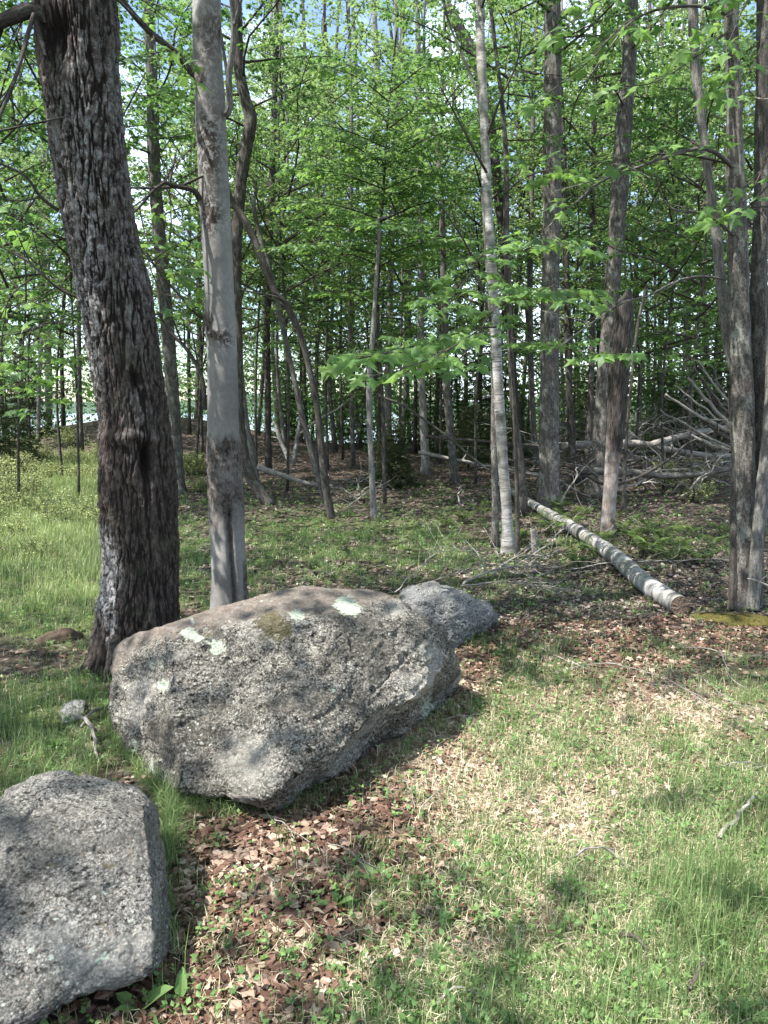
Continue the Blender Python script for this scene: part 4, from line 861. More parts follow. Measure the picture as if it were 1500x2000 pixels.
# ------------------------------------------------------------------ unseen trees added to cast dappled shade on the ground
LIT = [(1400, 1800, 230, 150, .75), (1000, 1950, 300, 80, .4), (1230, 1580, 300, 230, 1.), (1050, 1470, 180, 110, .8), (1280, 1330, 230, 60, .6), (1440, 1440, 150, 120, .7), (90, 960, 170, 100, 1.6), (60, 1120, 150, 90, 1.0), (140, 1440, 100, 60, .45), (560, 1360, 250, 110, .36), (560, 1640, 200, 60, .42), (1000, 1850, 500, 130, .36),
       (1280, 930, 150, 22, .9), (120, 1600, 150, 60, .3), (440, 1200, 90, 25, .35), (1130, 1090, 130, 50, .3), (880, 700, 200, 80, .0)]
r = np.random.default_rng(11); trees_out = [(-6.3, -2.2), (-3.2, -4.2), (-9.5, 1.2), (-1.0, -2.2), (-5.6, 1.6), (-8.3, 4.6), (1.8, -3.6), (-11.5, 5.0), (3.6, -.4)]
n = 3600; cl = np.stack([r.uniform(-14.5, 5.5, n), r.uniform(-6.5, 12, n), r.uniform(6.3, 10.2, n)], -1)
px, py = proj(cl); cl = cl[(cl[:, 1] < .5) | (py < -60) | (px < -60)]
K = 22; P = np.repeat(cl, K, 0)+r.normal(0, .30, (len(cl)*K, 3))*[1, 1, .5]
s = P[:, 2]/SUN_DIR[2]; gxp = P[:, 0]-SUN_DIR[0]*s; gyp = P[:, 1]-SUN_DIR[1]*s
qx, qy = proj(np.stack([gxp, gyp, np.zeros(len(P))], -1)); lit = np.where(gyp > .9, blobs(qx, qy, LIT), .3)
dap = fbm(gxp*1.7, gyp*1.7, 8.1, 4, .62); keep = dap*1.5+.42-lit*.85 > 0  # crown leaves dropped where their shadow would cover a wanted sun patch
px, py = proj(P); keep &= (P[:, 1] < .5) | (py < -20) | (px < -30)
P = P[keep]; near_ = np.argmin(np.stack([np.hypot(P[:, 0]-a, P[:, 1]-b) for a, b in trees_out]), 0)
for q, (tx, ty) in enumerate(trees_out):
    Q = P[near_ == q]
    if len(Q) < 50: continue
    z = float(H(tx, ty)); root = empty('added_shade_tree', (tx, ty, z), 'unseen tree added to shade the clearing, crown opened where sun should fall', 'tree', 'unseen trees added to shade the clearing')
    Pp = catmull(np.array([[0, 0, -.05], [.1, .05, 3], [-.05, .1, 6], [0, 0, 9.3]]), 24); V, Fs, A = tube(Pp, flare(Pp, np.linspace(.16, .05, 24)), 12, rough_disp(.02, 7, q)); obj('trunk', make_mesh('trunk', V, Fs, A, True, [M['bark_grey']]), root)
    Ql = Q-[tx, ty, z]; V, Fs, A = leaves(Ql, r.normal(0, 1, Ql.shape)+[0, 0, -.3], r.normal(0, .45, Ql.shape)+[0, 0, 1], r.uniform(.09, .15, len(Ql)), 'quad', None, r); obj('crown', make_mesh('crown', V, Fs, A, False, [M['leaf']]), root)
    a = Acc()
    for k in r.choice(len(Ql), min(16, len(Ql)), replace=False):
        e = Ql[k]; z0 = max(3, e[2]-1.2-.35*np.hypot(e[0], e[1])); stick(a, [[0, 0, z0], e*[.5, .5, 0]+[0, 0, (z0+e[2])/2+.15], e], .03, .006, 5, 8)
    obj('branches', a.mesh('branches', [M['bark_dark']]), root)
print('overhead leaves', len(P))

# ------------------------------------------------------------------ fallen birch log
lp = [(1328, 1181, 40), (1262, 1138, 37), (1200, 1086, 32), (1140, 1046, 27), (1080, 1012, 21), (1030, 981, 15), (996, 960, 11), (960, 940, 8)]
gp = G(np.array([a for a, b, c in lp], float), np.array([b+c*.5 for a, b, c in lp], float))
dep = (gp-np.array([0, 0, CAMZ]))@FW; R = np.array([c for a, b, c in lp])/2*dep/F*.97; P = gp.copy(); P[:, 2] += R*.88
P[:, 2] += np.array([0, 0, .01, .02, .03, .03, .03, .03])
PR = catmull(np.hstack([P, R[:, None]]), 220)
def log_disp(V, N, bk, th, s): return .008*fbm(V[..., 0]*6, V[..., 1]*6, V[..., 2]*6, 3)+.002*fbm(V[..., 0]*25, V[..., 1]*25, V[..., 2]*25, 2), {}
root = empty('birch_log', P[0]*[1, 1, 0], 'long fallen white birch log sawn off at its near end', 'log')
o0 = np.array(root.location); V, Fs, A = tube(PR[:, :3], PR[:, 3], 40, log_disp, cap=False)
obj('log_bark', make_mesh('log_bark', V-o0, Fs, A, True, [M['birch']]), root)
ring = V[:40]; c = ring.mean(0); ax = norm(PR[0, :3]-PR[3, :3]); rr_ = [c+ax*.002+(ring-c)*f+ax*.004*r.normal(0, .6, (40, 1)) for f in (.985, .7, .4)]
Vc = np.vstack(rr_+[c[None]+ax*.002]); jj = np.arange(40); kk = (jj+1) % 40
Fc = [np.vstack([np.stack([kk+a*40, jj+a*40, jj+40+a*40, kk+40+a*40], -1) for a in (0, 1)]), np.stack([kk+80, jj+80, np.full(40, 120)], -1)]
fr_ = np.concatenate([np.full(40, R[0]), np.full(40, R[0]*.7), np.full(40, R[0]*.4), [0]])
obj('cut_end', make_mesh('cut_end', Vc-o0, Fc, {'bk': np.stack([fr_, Vc[:, 1], Vc[:, 2]], -1)}, False, [M['cut']]), root)
M['bleached'] = bark('bleached_dead_wood', (.22, .20, .18), (.44, .42, .39), (.62, .60, .57), lam=.05)
M['root'] = bark('root_wood', (.03, .02, .014), (.10, .07, .05), (.2, .15, .11), lam=.1)
# mossy hump by the right tree
def hump(name, label, cat, px, py, sx, sy, sz, mat, rot=0., seed=1.):
    p = G(px, py); nt, npz = 40, 14; th = np.linspace(0, 2*np.pi, nt, endpoint=False); ph = np.linspace(0, 1, npz)
    x = np.cos(th)[None]*np.sin(ph*1.75)[:, None]*sx; y = np.sin(th)[None]*np.sin(ph*1.75)[:, None]*sy; z = np.cos(ph*1.75)[:, None]*sz+0*x
    d = 1+.25*fbm(x/sx*2+seed, y/sy*2, z*4, 3); V = np.stack([(x*math.cos(rot)-y*math.sin(rot))*d, (x*math.sin(rot)+y*math.cos(rot))*d, z*d], -1).reshape(-1, 3)
    i = np.arange(npz-1)[:, None]*nt; j = np.arange(nt)[None]; k = (j+1) % nt
    o = obj(name, make_mesh(name, V, np.stack([i+j, i+nt+j, i+nt+k, i+k], -1).reshape(-1, 4), None, True, [mat]), loc=p); return tag(o, label, cat)
hump('moss_mound', 'olive moss mound at the foot of the forked tree on the right', 'moss', 1450, 1214, .36, .13, .05, M['moss'], -.35)
hump('leaf_mound', 'low hump of dead leaves and roots in the grass left of the thickest tree', 'mound', 118, 1250, .15, .07, .07, M['root'], .6, 5.)

# ------------------------------------------------------------------ dead branches, brush pile
def deadbranch(name, label, pts, r0, r1, mat, twigs=3, group=None, seed=0, sides=7, wob=.03, tl=.3, cat='branch', n=24):
    r = np.random.default_rng(seed+900); pts = np.array(pts, float); P = catmull(pts, n); L = np.linalg.norm(P[-1]-P[0])
    P = P+(np.stack([fbm(np.linspace(0, 5, n)+seed, 0*P[:, 0]+k, 0*P[:, 0], 2) for k in range(3)], -1))*wob*L*np.array([1, 1, .5])
    o0 = P[0].copy(); a = Acc(); rad = np.linspace(r0, r1, n); a.add(*tube(P-o0, rad, sides))
    for k in range(twigs):
        q = int(r.integers(n//4, n-2)); d = norm(P[min(q+2, n-1)]-P[q]+r.normal(0, .55, 3)*np.linalg.norm(P[min(q+2, n-1)]-P[q])*1.4); l = tl*(.4+r.random())
        e = P[q]+d*l*.5+r.normal(0, .04, 3)*l; f = P[q]+d*l+r.normal(0, .15, 3)*l; f[2] = max(f[2], .01); stick(a, [P[q]-o0, e-o0, f-o0], rad[q]*.6, .0015, 5, 6)
    o = obj(name, a.mesh(name, [mat]), loc=o0); return tag(o, label, cat, group)
def gpt(px, py, z=0.): p = G(px, py); p[2] += z; return p
gg = 'dead branches in the brush pile on the right'
named = [
    ('fallen_log', 'longest pale fallen trunk lying across the brush pile', [(1098, 872, 12), (1180, 866, 12), (1260, 868, 12), (1340, 885, 11), (1430, 892, 10)], .09, .05, 'deadwood', 15.2, .35),
    ('fallen_log', 'pale fallen pole sloping up to the right over the longest fallen trunk', [(1270, 870), (1330, 852), (1400, 838), (1460, 826)], .07, .04, 'deadwood', 14.6, 0),
    ('fallen_pole', 'thin dark pole lying level behind the birch', [(832, 853), (940, 862), (1060, 872), (1180, 884)], .035, .03, 'deadwood_dark', 17, 0),
    ('fallen_pole', 'pale pole lying on the leaves below the dark level pole behind the birch', [(818, 884), (900, 900), (980, 915), (1060, 930)], .045, .02, 'deadwood', 16, 0),
    ('fallen_pole', 'long dark thin pole slanting down from the leafy bough to behind the birch', [(740, 772), (800, 800), (870, 850), (930, 900), (970, 932)], .02, .018, 'bark_dark', 11.5, 0),
    ('fallen_log', 'weathered broken trunk lying left of the crossing stems', [(502, 912), (550, 928), (600, 944), (650, 950)], .06, .03, 'deadwood', 14, 0),
    ('fallen_log', 'grey-brown fallen trunk low in the brush pile', [(1130, 920), (1230, 922), (1330, 930), (1430, 915)], .07, .05, 'bark_grey', 12.5, 0),
    ('crooked_branch', 'dark crooked branch rising to the right through the brush pile', [(1180, 958), (1260, 925), (1310, 895), (1345, 865), (1400, 840)], .028, .012, 'bark_dark', 11.0, 0),
    ('curled_stem', 'pale hook-shaped dead stem with a curled tip right of the stout grey tree', [(1088, 1000), (1105, 962), (1128, 930), (1124, 917), (1130, 912)], .014, .01, 'deadwood', 11.5, 0),
    ('fallen_branch', 'pale slanted pole leaning among the far stems left of centre', [(585, 848), (620, 820), (660, 798), (695, 770)], .03, .025, 'deadwood', 19, 0),
    ('fallen_log', 'pale short log lying in the sunlit grass at the far left', [(88, 902), (135, 903)], .07, .06, 'deadwood', None, 0),
    ('leaning_birch', 'short leaning white dead trunk among the far stems left of centre', [(568, 905), (552, 870), (536, 822)], .07, .05, 'birch', 20, 0),
    ('leaning_birch', 'second leaning white dead trunk tilted right among the far stems', [(572, 905), (582, 850), (588, 800)], .07, .05, 'birch', 20, 0)]
for q, (nm, lb, L, r0, r1, mt, Yq, _) in enumerate(named):
    L = np.array([l[:2] for l in L], float)
    P = atY(L[:, 0], L[:, 1], np.full(len(L), Yq)) if Yq else np.array([gpt(a, b, .05) for a, b in L])
    deadbranch(nm, lb, P, r0, r1, M[mt], 2, None, q, 9, .012, .5, 'branch' if 'branch' in nm or 'stem' in nm else ('tree' if 'leaning' in nm else 'log'))
# radiating broken limbs behind the right tree
for q, (x0, y0, x1, y1, w) in enumerate([(1440, 830, 1355, 718, 8), (1440, 845, 1345, 738, 9), (1440, 850, 1300, 770, 8), (1440, 870, 1330, 780, 9), (1438, 800, 1362, 705, 6), (1440, 880, 1290, 800, 6), (1436, 815, 1390, 715, 6), (1440, 880, 1350, 850, 9), (1440, 840, 1318, 752, 5)]):
    P = pxpts([(x0, y0), ((x0+x1)/2, (y0+y1)/2+5), (x1, y1)], 9.6, 9.0+.15*q)
    deadbranch('dead_limb', 'broken pale limb spreading from behind the forked tree on the right', P, w/2*9.5/F, w/4*9.3/F, M['deadwood'] if q % 3 else M['deadwood_dark'], 3, 'broken limbs spreading from behind the forked tree', 30+q, 7, .03, .3)
rp = np.random.default_rng(31)
for q in range(250):
    px, py = rp.uniform(1085 if q < 190 else 1000, 1480), rp.uniform(862, 985) if q < 120 else rp.uniform(866, 925 if q < 190 else 960); 
    if 100 < q < 120: px, py = rp.uniform(1085, 1240), rp.uniform(840, 900)
    b = gpt(px, py); L = rp.uniform(.5, 2.2); a = rp.normal(0, .45)+(math.pi if rp.random() < .5 else 0); up = rp.uniform(-.02, .35) if q % 3 else rp.uniform(.3, 1.1)
    d = np.array([math.cos(a), math.sin(a)*.5, up]); d /= np.linalg.norm(d); z0 = rp.uniform(.02, .3+.6*(py < 920))
    P = [b+[0, 0, z0], b+d*L*.5+[0, 0, z0+.08*L], b+d*L+[0, 0, z0]]; P = [np.maximum(p, [-99, -99, .02]) for p in P]
    deadbranch('dead_branch', 'bare dead branch tangled in the brush pile on the right', P, rp.uniform(.008, .026), .004, M[['deadwood', 'deadwood_dark', 'bleached', 'deadwood'][q % 4] if q < 120 else ['bleached', 'deadwood'][q % 2] if q < 190 else ['deadwood_dark', 'bark_grey'][q % 2]], 4, gg, 60+q, 5, .08, .6, n=12)
# stump-root tangle left of centre
for q in range(26):
    px, py = rp.uniform(655, 735), rp.uniform(945, 1008)
    if q > 15: px, py = rp.uniform(860, 1010), rp.uniform(985, 1020)
    if q > 20: px, py = rp.uniform(520, 580), rp.uniform(880, 900)
    b = gpt(px, py); L = rp.uniform(.25, .8); a = rp.uniform(0, 6.28); d = np.array([math.cos(a), math.sin(a)*.5, rp.uniform(.1, .8)]); d /= np.linalg.norm(d)
    lb = ('bare twisted dead branch on the leaf litter by the crossing stems', 'dead branches by the crossing stems') if q <= 15 else (('dead stick on the leaf litter left of the birch foot', 'dead sticks left of the birch') if q <= 20 else ('pale dead branch at the feet of the leaning white trunks', 'dead branches by the leaning white trunks'))
    deadbranch('dead_stick', lb[0], [b+[0, 0, .01], b+d*L*.6+[0, 0, .05], b+d*L*[1, 1, .6]], rp.uniform(.008, .02), .003, M['deadwood' if q % 3 else 'deadwood_dark'], 3, lb[1], 200+q, 5, .15, .35, n=12)
# the bare twiggy bough between pale boulder and log
for q, (L, r0, z) in enumerate([([(905, 1138), (960, 1122), (1030, 1115), (1100, 1108)], .013, .10), ([(770, 1160), (840, 1110), (880, 1090), (960, 1078)], .006, .16), ([(1005, 1100), (1060, 1075), (1100, 1040), (1165, 965)], .008, .10),
        ([(1000, 1120), (1050, 1100), (1110, 1080), (1170, 1076)], .005, .12), ([(1100, 1112), (1180, 1118), (1290, 1113), (1420, 1110), (1480, 1130)], .005, .15), ([(900, 1140), (980, 1142), (1060, 1150), (1130, 1152)], .008, .08), ([(960, 1120), (1000, 1098), (1040, 1090), (1075, 1088)], .010, .10),
        ([(780, 1155), (900, 1135), (980, 1118), (1060, 1122)], .005, .14), ([(1165, 1045), (1210, 1028), (1260, 1020)], .006, .12), ([(1030, 1082), (1046, 1060), (1040, 1036)], .006, .12)]):
    P = np.array([gpt(a, b+12, 0) for a, b in L]); P[:, 2] += z*np.array([.4]+[1]*(len(L)-2)+[.7])
    bl_ = ['thickest bare grey bough, lying right behind the pale boulder', 'pale thin bough arching up from behind the pale boulder to the birch foot', 'long slanting bare bough that crosses over the white log', 'thin bare bough running level under the log crossing',
           'very long thin twiggy stem reaching from the log to the forked tree', 'low bare bough just above the pale boulder right shoulder', 'short thick bare bough piled on the thickest one', 'thin bare bough resting across the top of the pale boulder', 'short bare stick beyond the white log by the ferns', 'small upright forked stick beside the broken pale stub'][q]
    deadbranch('bare_bough', bl_, P, r0, r0*.35, M['deadwood'], 12, 'bare boughs between the pale boulder and the log', 300+q, 6, .03, .45)
tw = [([(1090, 1318), (1180, 1310), (1290, 1335), (1400, 1395)], .005, 'long thin twig arching over the sunlit grass right of the pale boulder'), ([(1050, 1270), (1120, 1310), (1160, 1318)], .004, 'thin twig in the leaves before the birch log'),
      ([(1320, 1270), (1400, 1285), (1420, 1330), (1450, 1350)], .006, 'forked pale twig below the moss mound'), ([(1110, 1690), (1160, 1680), (1220, 1674)], .006, 'short brown twig in the middle of the dry grass'),
      ([(1405, 1650), (1440, 1615), (1480, 1560)], .013, 'pale thick broken stick on bare leaves at the right edge'), ([(1210, 1840), (1240, 1862), (1275, 1885)], .011, 'knobbly grey stick in the grass at the lower right'),
      ([(1345, 1950), (1365, 1920), (1385, 1895)], .010, 'grey stick standing out of the grass in the lower right corner'), ([(1410, 1505), (1450, 1508), (1520, 1510)], .004, 'thin twig poking in from the right edge over the grass'),
      ([(785, 1530), (800, 1560), (810, 1590)], .004, 'thin pale twig on the litter below the boulder right end'), ([(820, 1590), (850, 1570), (880, 1548)], .003, 'very thin twig slanting on the litter right of centre'),
      ([(640, 1655), (690, 1690), (720, 1720)], .003, 'thin straw-like twig on the brown leaf litter'), ([(860, 1416), (900, 1414), (935, 1413)], .003, 'thin twig beside the right end of the biggest boulder'),
      ([(150, 1412), (170, 1425), (185, 1460), (190, 1495)], .016, 'knotted grey root beside the small stone left of the biggest boulder'), ([(200, 1395), (180, 1410), (160, 1430)], .014, 'second knotted root beside the small stone'),
      ([(1370, 1330), (1420, 1380), (1500, 1400)], .004, 'thin grey twig near the right edge in the sunlit litter'), ([(1260, 1340), (1330, 1360), (1420, 1410), (1500, 1430)], .003, 'faint long twig crossing the sunlit litter'),
      ([(520, 1600), (560, 1635), (575, 1650)], .003, 'pale stalk lying on litter under the biggest boulder'), ([(850, 1980), (890, 1960), (950, 1965)], .005, 'brown twig at the bottom edge right of centre')]
for q, (L, r0, lb) in enumerate(tw):
    r0 *= .72
    P = np.array([gpt(a, b, 0) for a, b in L]); P[:, 2] += r0+.02; P[1:-1, 2] += .025
    deadbranch('twig' if r0 < .007 else ('root' if 'root' in lb else 'stick'), lb, P, r0, r0*.55, M['deadwood_dark' if .006 < r0 < .009 else 'deadwood'], 2 if r0 < .006 else 0, None, 400+q, 7, .04 if r0 < .01 else .03, .14, 'twig' if r0 < .007 else ('root' if 'root' in lb else 'stick'))

# ------------------------------------------------------------------ leaf litter, grass, herbs
def in_rock(x, y):
    px, py = proj(np.stack([x, y, H(x, y)], -1))
    k = (np.abs((px-565)/(285))**3+np.abs((py-1330+.25*(px-560))/150)**3 < 1)&(y < 4.4)&(y > 2.9)
    return k
def scatter(n, pw, ymin, ymax, spread, r, r2=None):
    u = r.random(n)
    a = 1-pw
    Yv = (ymin**a+u*(ymax**a-ymin**a))**(1/a) if abs(a) > 1e-6 else ymin*(ymax/ymin)**u
    return (r.random(n)*2-1)*(spread*Yv+.35), Yv
r = np.random.default_rng(41)
x, y = scatter(185000, 1.1, 1.25, 24, .66, r)
px, py = proj(np.stack([x, y, H(x, y)], -1))
LIT_D = [(560, 1660, 230, 130, 1.), (930, 1290, 90, 80, .9), (450, 1840, 170, 120, .6), (1440, 1590, 80, 60, .6), (800, 1900, 200, 100, .25), (1050, 1400, 220, 110, .62), (1350, 1240, 170, 60, 1.0), (1120, 1200, 190, 75, 1.0), (1300, 1420, 220, 90, .65), (1150, 1600, 240, 170, .5), (900, 1500, 90, 110, .45), (1050, 1850, 300, 130, .35), (440, 1980, 200, 60, .6), (1450, 1600, 60, 50, .3)]
den = np.where(y > 6.3, .62, .10)+blobs(px, py, LIT_D)-.5*np.clip(grass_d(x, y), 0, 1); den = np.where((y > 6.3) & (px < 330), .1, den)
keep = (r.random(len(x)) < den); x, y = x[keep], y[keep]; n = len(x); print('litter', n)
z = H(x, y)+r.random(n)*.014+.004
sz = (.013+.029*r.random(n)*(1-.55*np.clip(dry_d(x, y), 0, 1)))*np.where(y > 7, 1.45, 1.)*np.where(r.random(n) < .05, 1.35, 1)
tl = np.abs(r.normal(0, .55, (n, 3)))*np.sign(r.random((n, 3))-.5); D = norm(np.stack([np.cos(a_ := r.random(n)*6.28), np.sin(a_), r.normal(0, .18, n)], -1)); N = np.array([0, 0, 1.])+tl
tint = np.clip(r.beta(1.3, 2.2, n)+.25*fbm(x*2, y*2, 3.3, 2)+.28*np.clip(dry_d(x, y), 0, 1), 0, 1)
# the 290 leaves that show largest lie as separate pieces of the ground
px, py = proj(np.stack([x, y, z], -1)); vis = (px > -20) & (px < 1520) & (py < 2010) & ~in_rock(x, y); big_i = np.where(vis)[0]; big_i = big_i[np.argsort(-(sz/y)[big_i])][:290]
T, Ft = LEAF['litter']; LL = []
for q in range(8):
    T_, F_ = LEAF['litter'] if q % 2 else LEAF['maple']
    rl = np.random.default_rng(q); T2 = T_+rl.normal(0, .05, T_.shape); T2[:, 2] += .35*T2[:, 0]**2*(1+rl.random())-.12*np.sin(T2[:, 1]*3); LL.append(make_mesh('fallen_leaf', T2, [F_], {'tint': np.full(len(T_), .12+q*.11)}, False, [M['litter']]))
Dn = norm(D); Xn = norm(np.cross(Dn, N)); Zn = np.cross(Xn, Dn)
for q in big_i:
    s_ = sz[q]; o = obj('fallen_leaf', LL[int(tint[q]*7.99)], ground)
    o.matrix_local = Matrix(((Xn[q, 0]*s_, Dn[q, 0]*s_, Zn[q, 0]*s_, x[q]), (Xn[q, 1]*s_, Dn[q, 1]*s_, Zn[q, 1]*s_, y[q]), (Xn[q, 2]*s_, Dn[q, 2]*s_, Zn[q, 2]*s_, z[q]), (0, 0, 0, 1)))
m = np.ones(n, bool); m[big_i] = False; far_ = m & (y > 5.6+.8*fbm(x, y, 2.2, 2)); m &= ~far_
V, Fs, A = leaves(np.stack([x, y, z], -1)[far_], D[far_], N[far_], sz[far_], 'litter', tint[far_], r)
tag(obj('leaf_litter', make_mesh('old_leaf_litter', V, Fs, A, False, [M['litter_old']])), 'old grey-brown leaf litter under the trees behind the boulders', 'leaf litter', kind='stuff')
a_ = Acc(); mm = r.random(n) < .35
for k_, kd in ((m & mm, 'maple'), (m & ~mm, 'litter')): a_.add(*leaves(np.stack([x, y, z], -1)[k_], D[k_], N[k_], sz[k_]*(1.25 if kd == 'maple' else 1), kd, tint[k_], r))
tag(obj('leaf_litter', a_.mesh('leaf_litter', [M['litter']], False)), 'red-brown dry fallen leaves in front of and beside the boulders', 'leaf litter', kind='stuff')

def blades(x, y, h, w, bend, tint, r, lay=0.):
    n = len(x); z = H(x, y)-.004; az = r.random(n)*6.28; d = np.stack([np.cos(az), np.sin(az), 0*az], -1); sd = np.stack([-np.sin(az), np.cos(az), 0*az], -1)
    B = np.stack([x, y, z], -1); up = np.array([0, 0, 1.])
    k = np.clip(bend, 0, 1.5)[:, None]; hh = h[:, None]; ww = w[:, None]
    P1 = B+hh*(.5*up*(1-.25*k)+.14*k*d)*1.0; P2 = P1+hh*(.5*up*(1-.75*k)+.42*k*d)
    V = np.stack([B-sd*ww*.5, B+sd*ww*.5, P1-sd*ww*.42, P1+sd*ww*.42, P2], 1).reshape(-1, 3); b = np.arange(n)[:, None]*5
    Fs = [b+np.array([[0, 1, 3, 2]]), b+np.array([[2, 3, 4]])]
    return V, Fs, {'tint': np.repeat(tint, 5)}
# tufts
def tufts(n, dens, pw, ymin, ymax, per, rad, r):
    x, y = scatter(n, pw, ymin, ymax, .68, r); dd = dens(x, y); k = (r.random(n) < dd) & ~in_rock(x, y); x, y, dd = x[k], y[k], dd[k]
    m = r.integers(per[0], per[1], len(x)); ix = np.repeat(np.arange(len(x)), m); sg = rad*(.4+r.random(len(x)))[ix]
    return x[ix]+r.normal(0, 1, len(ix))*sg, y[ix]+r.normal(0, 1, len(ix))*sg, dd[ix], ix
r = np.random.default_rng(55)
x, y, dd, ix = tufts(17500, lambda a, b: np.clip(grass_d(a, b)*.9+.07, 0, 1)*np.where(b > 7.5, .75, 1)*np.where((b > 9.5)&(a > -2.6), .12, 1)*np.where((b > 6)&(a < -.25*b), 1.8, 1), .9, 1.2, 19, (10, 30), .045, r)
px, py = proj(np.stack([x, y, H(x, y)], -1)); tall = .6+.9*blobs(px, py, [(1430, 1780, 200, 150, .8), (60, 1430, 170, 100, .5), (650, 1060, 220, 60, .5), (330, 1600, 40, 80, .6), (1200, 1970, 300, 70, .3)])
h = r.uniform(.04, .15, len(x))*tall*(.7+.6*r.random(ix.max()+1))[ix]; w = r.uniform(.0014, .0032, len(x))*np.maximum(1, y/3.5)
lg = r.random(len(x)) < .035; h = np.where(lg, h*2.1, h); w = np.where(lg, w*1.25, w)
V1, F1, A1 = blades(x, y, h, w, np.abs(r.normal(.45, .4, len(x))), np.clip(r.normal(.5, .2, len(x))+(r.random(ix.max()+1)*.5-.25)[ix], 0, 1), r)
print('grass blades', len(x))
tag(obj('grass', make_mesh('grass', V1, F1, A1, False, [M['grass']])), 'short green grass tufts over the clearing', 'grass', kind='stuff')
x, y, dd, ix = tufts(12000, lambda a, b: np.clip(dry_d(a, b)*.75+.08+.25*grass_d(a, b), 0, 1)*(b < 9), .95, 1.2, 10, (8, 22), .05, r)
h = r.uniform(.03, .10, len(x)); w = r.uniform(.0013, .003, len(x))*np.maximum(1, y/4.5)
V1, F1, A1 = blades(x, y, h, w, np.abs(r.normal(1.25, .3, len(x))), r.random(len(x)), r)
V1[:, 2] += .004
tag(obj('dry_grass', make_mesh('dry_grass', V1, F1, A1, False, [M['straw']])), 'flattened straw-coloured dry grass among the green tufts', 'grass', kind='stuff')
print('straw', len(x))
# long grass hugging the boulders
r = np.random.default_rng(59); segs = [(300, 1540, 345, 1600, .85), (330, 1600, 330, 1700, .8), (345, 1575, 470, 1590, .7), (470, 1588, 640, 1570, .35), (215, 1440, 285, 1530, .6), (640, 1560, 860, 1430, .25), (20, 1540, 200, 1505, .5), (330, 1750, 345, 1880, .25), (180, 1350, 215, 1440, .4), (190, 1320, 350, 1230, .3)]
X_ = []; Y_ = []; Hh = []
for (a0, b0, a1, b1, k_) in segs:
    n = int(750*k_); t = np.floor(r.random(n)*14)/14+r.normal(0, .015, n); P = G(a0+(a1-a0)*t+r.normal(0, 5, n), b0+(b1-b0)*t+r.normal(0, 9, n)); X_.append(P[:, 0]); Y_.append(P[:, 1]); Hh.append(r.uniform(.06, .21, n)*(.5+.6*k_))
x = np.concatenate(X_); y = np.concatenate(Y_); h = np.concatenate(Hh)
V1, F1, A1 = blades(x, y, h, r.uniform(.0014, .003, len(x)), np.abs(r.normal(1.0, .45, len(x))), np.clip(r.normal(.4, .35, len(x)), 0, 1), r)
tag(obj('long_grass', make_mesh('long_grass', V1, F1, A1, False, [M['grass']])), 'longer drooping grass growing along the feet of the boulders', 'grass', kind='stuff')
# meadow grass in the sunlit clearing on the left
r = np.random.default_rng(58); n = 5200; y = 5.6+15*r.random(n)**.9; x = (r.uniform(-220, 215, n)-750)/F*y; m = r.integers(6, 14, n); ix = np.repeat(np.arange(n), m)
x = x[ix]+r.normal(0, .06, len(ix)); y = y[ix]+r.normal(0, .06, len(ix)); h = r.uniform(.08, .30, len(x))*(.6+.6*np.clip((y-5)/6, 0, 1)); w = r.uniform(.003, .006, len(x))*np.maximum(1, y/7)
V1, F1, A1 = blades(x, y, h, w, np.abs(r.normal(.5, .35, len(x))), np.clip(r.random(len(x))*.6+(r.random(n)*.5)[ix], 0, 1), r)
tag(obj('meadow_grass', make_mesh('meadow_grass', V1, F1, A1, False, [M['meadow']])), 'pale yellow-green taller grass in the sunlit clearing left of the thick trunk', 'grass', kind='stuff')
# small broadleaf ground cover
x, y = scatter(22000, .9, 1.3, 16, .66, r); k = r.random(len(x)) < np.clip(np.where(y > 5.5, .42, .2)+.6*grass_d(x, y), 0, .8)*(~in_rock(x, y)); x, y = x[k], y[k]
m = 4; X4 = np.repeat(x, m); Y4 = np.repeat(y, m); n = len(X4); az = r.random(n)*6.28; D = np.stack([np.cos(az), np.sin(az), r.uniform(.0, .8, n)], -1)
V1, F1, A1 = leaves(np.stack([X4, Y4, H(X4, Y4)+r.uniform(.005, .05, n)], -1), D, np.array([0, 0, 1.])+r.normal(0, .3, (n, 3)), r.uniform(.010, .026, n)*np.maximum(1, Y4/5), 'quad', np.repeat(r.random(len(x)), m), r)
tag(obj('ground_cover', make_mesh('ground_cover', V1, F1, A1, False, [M['herb']])), 'tiny broad-leaved weeds scattered through the grass', 'ground cover', kind='stuff')

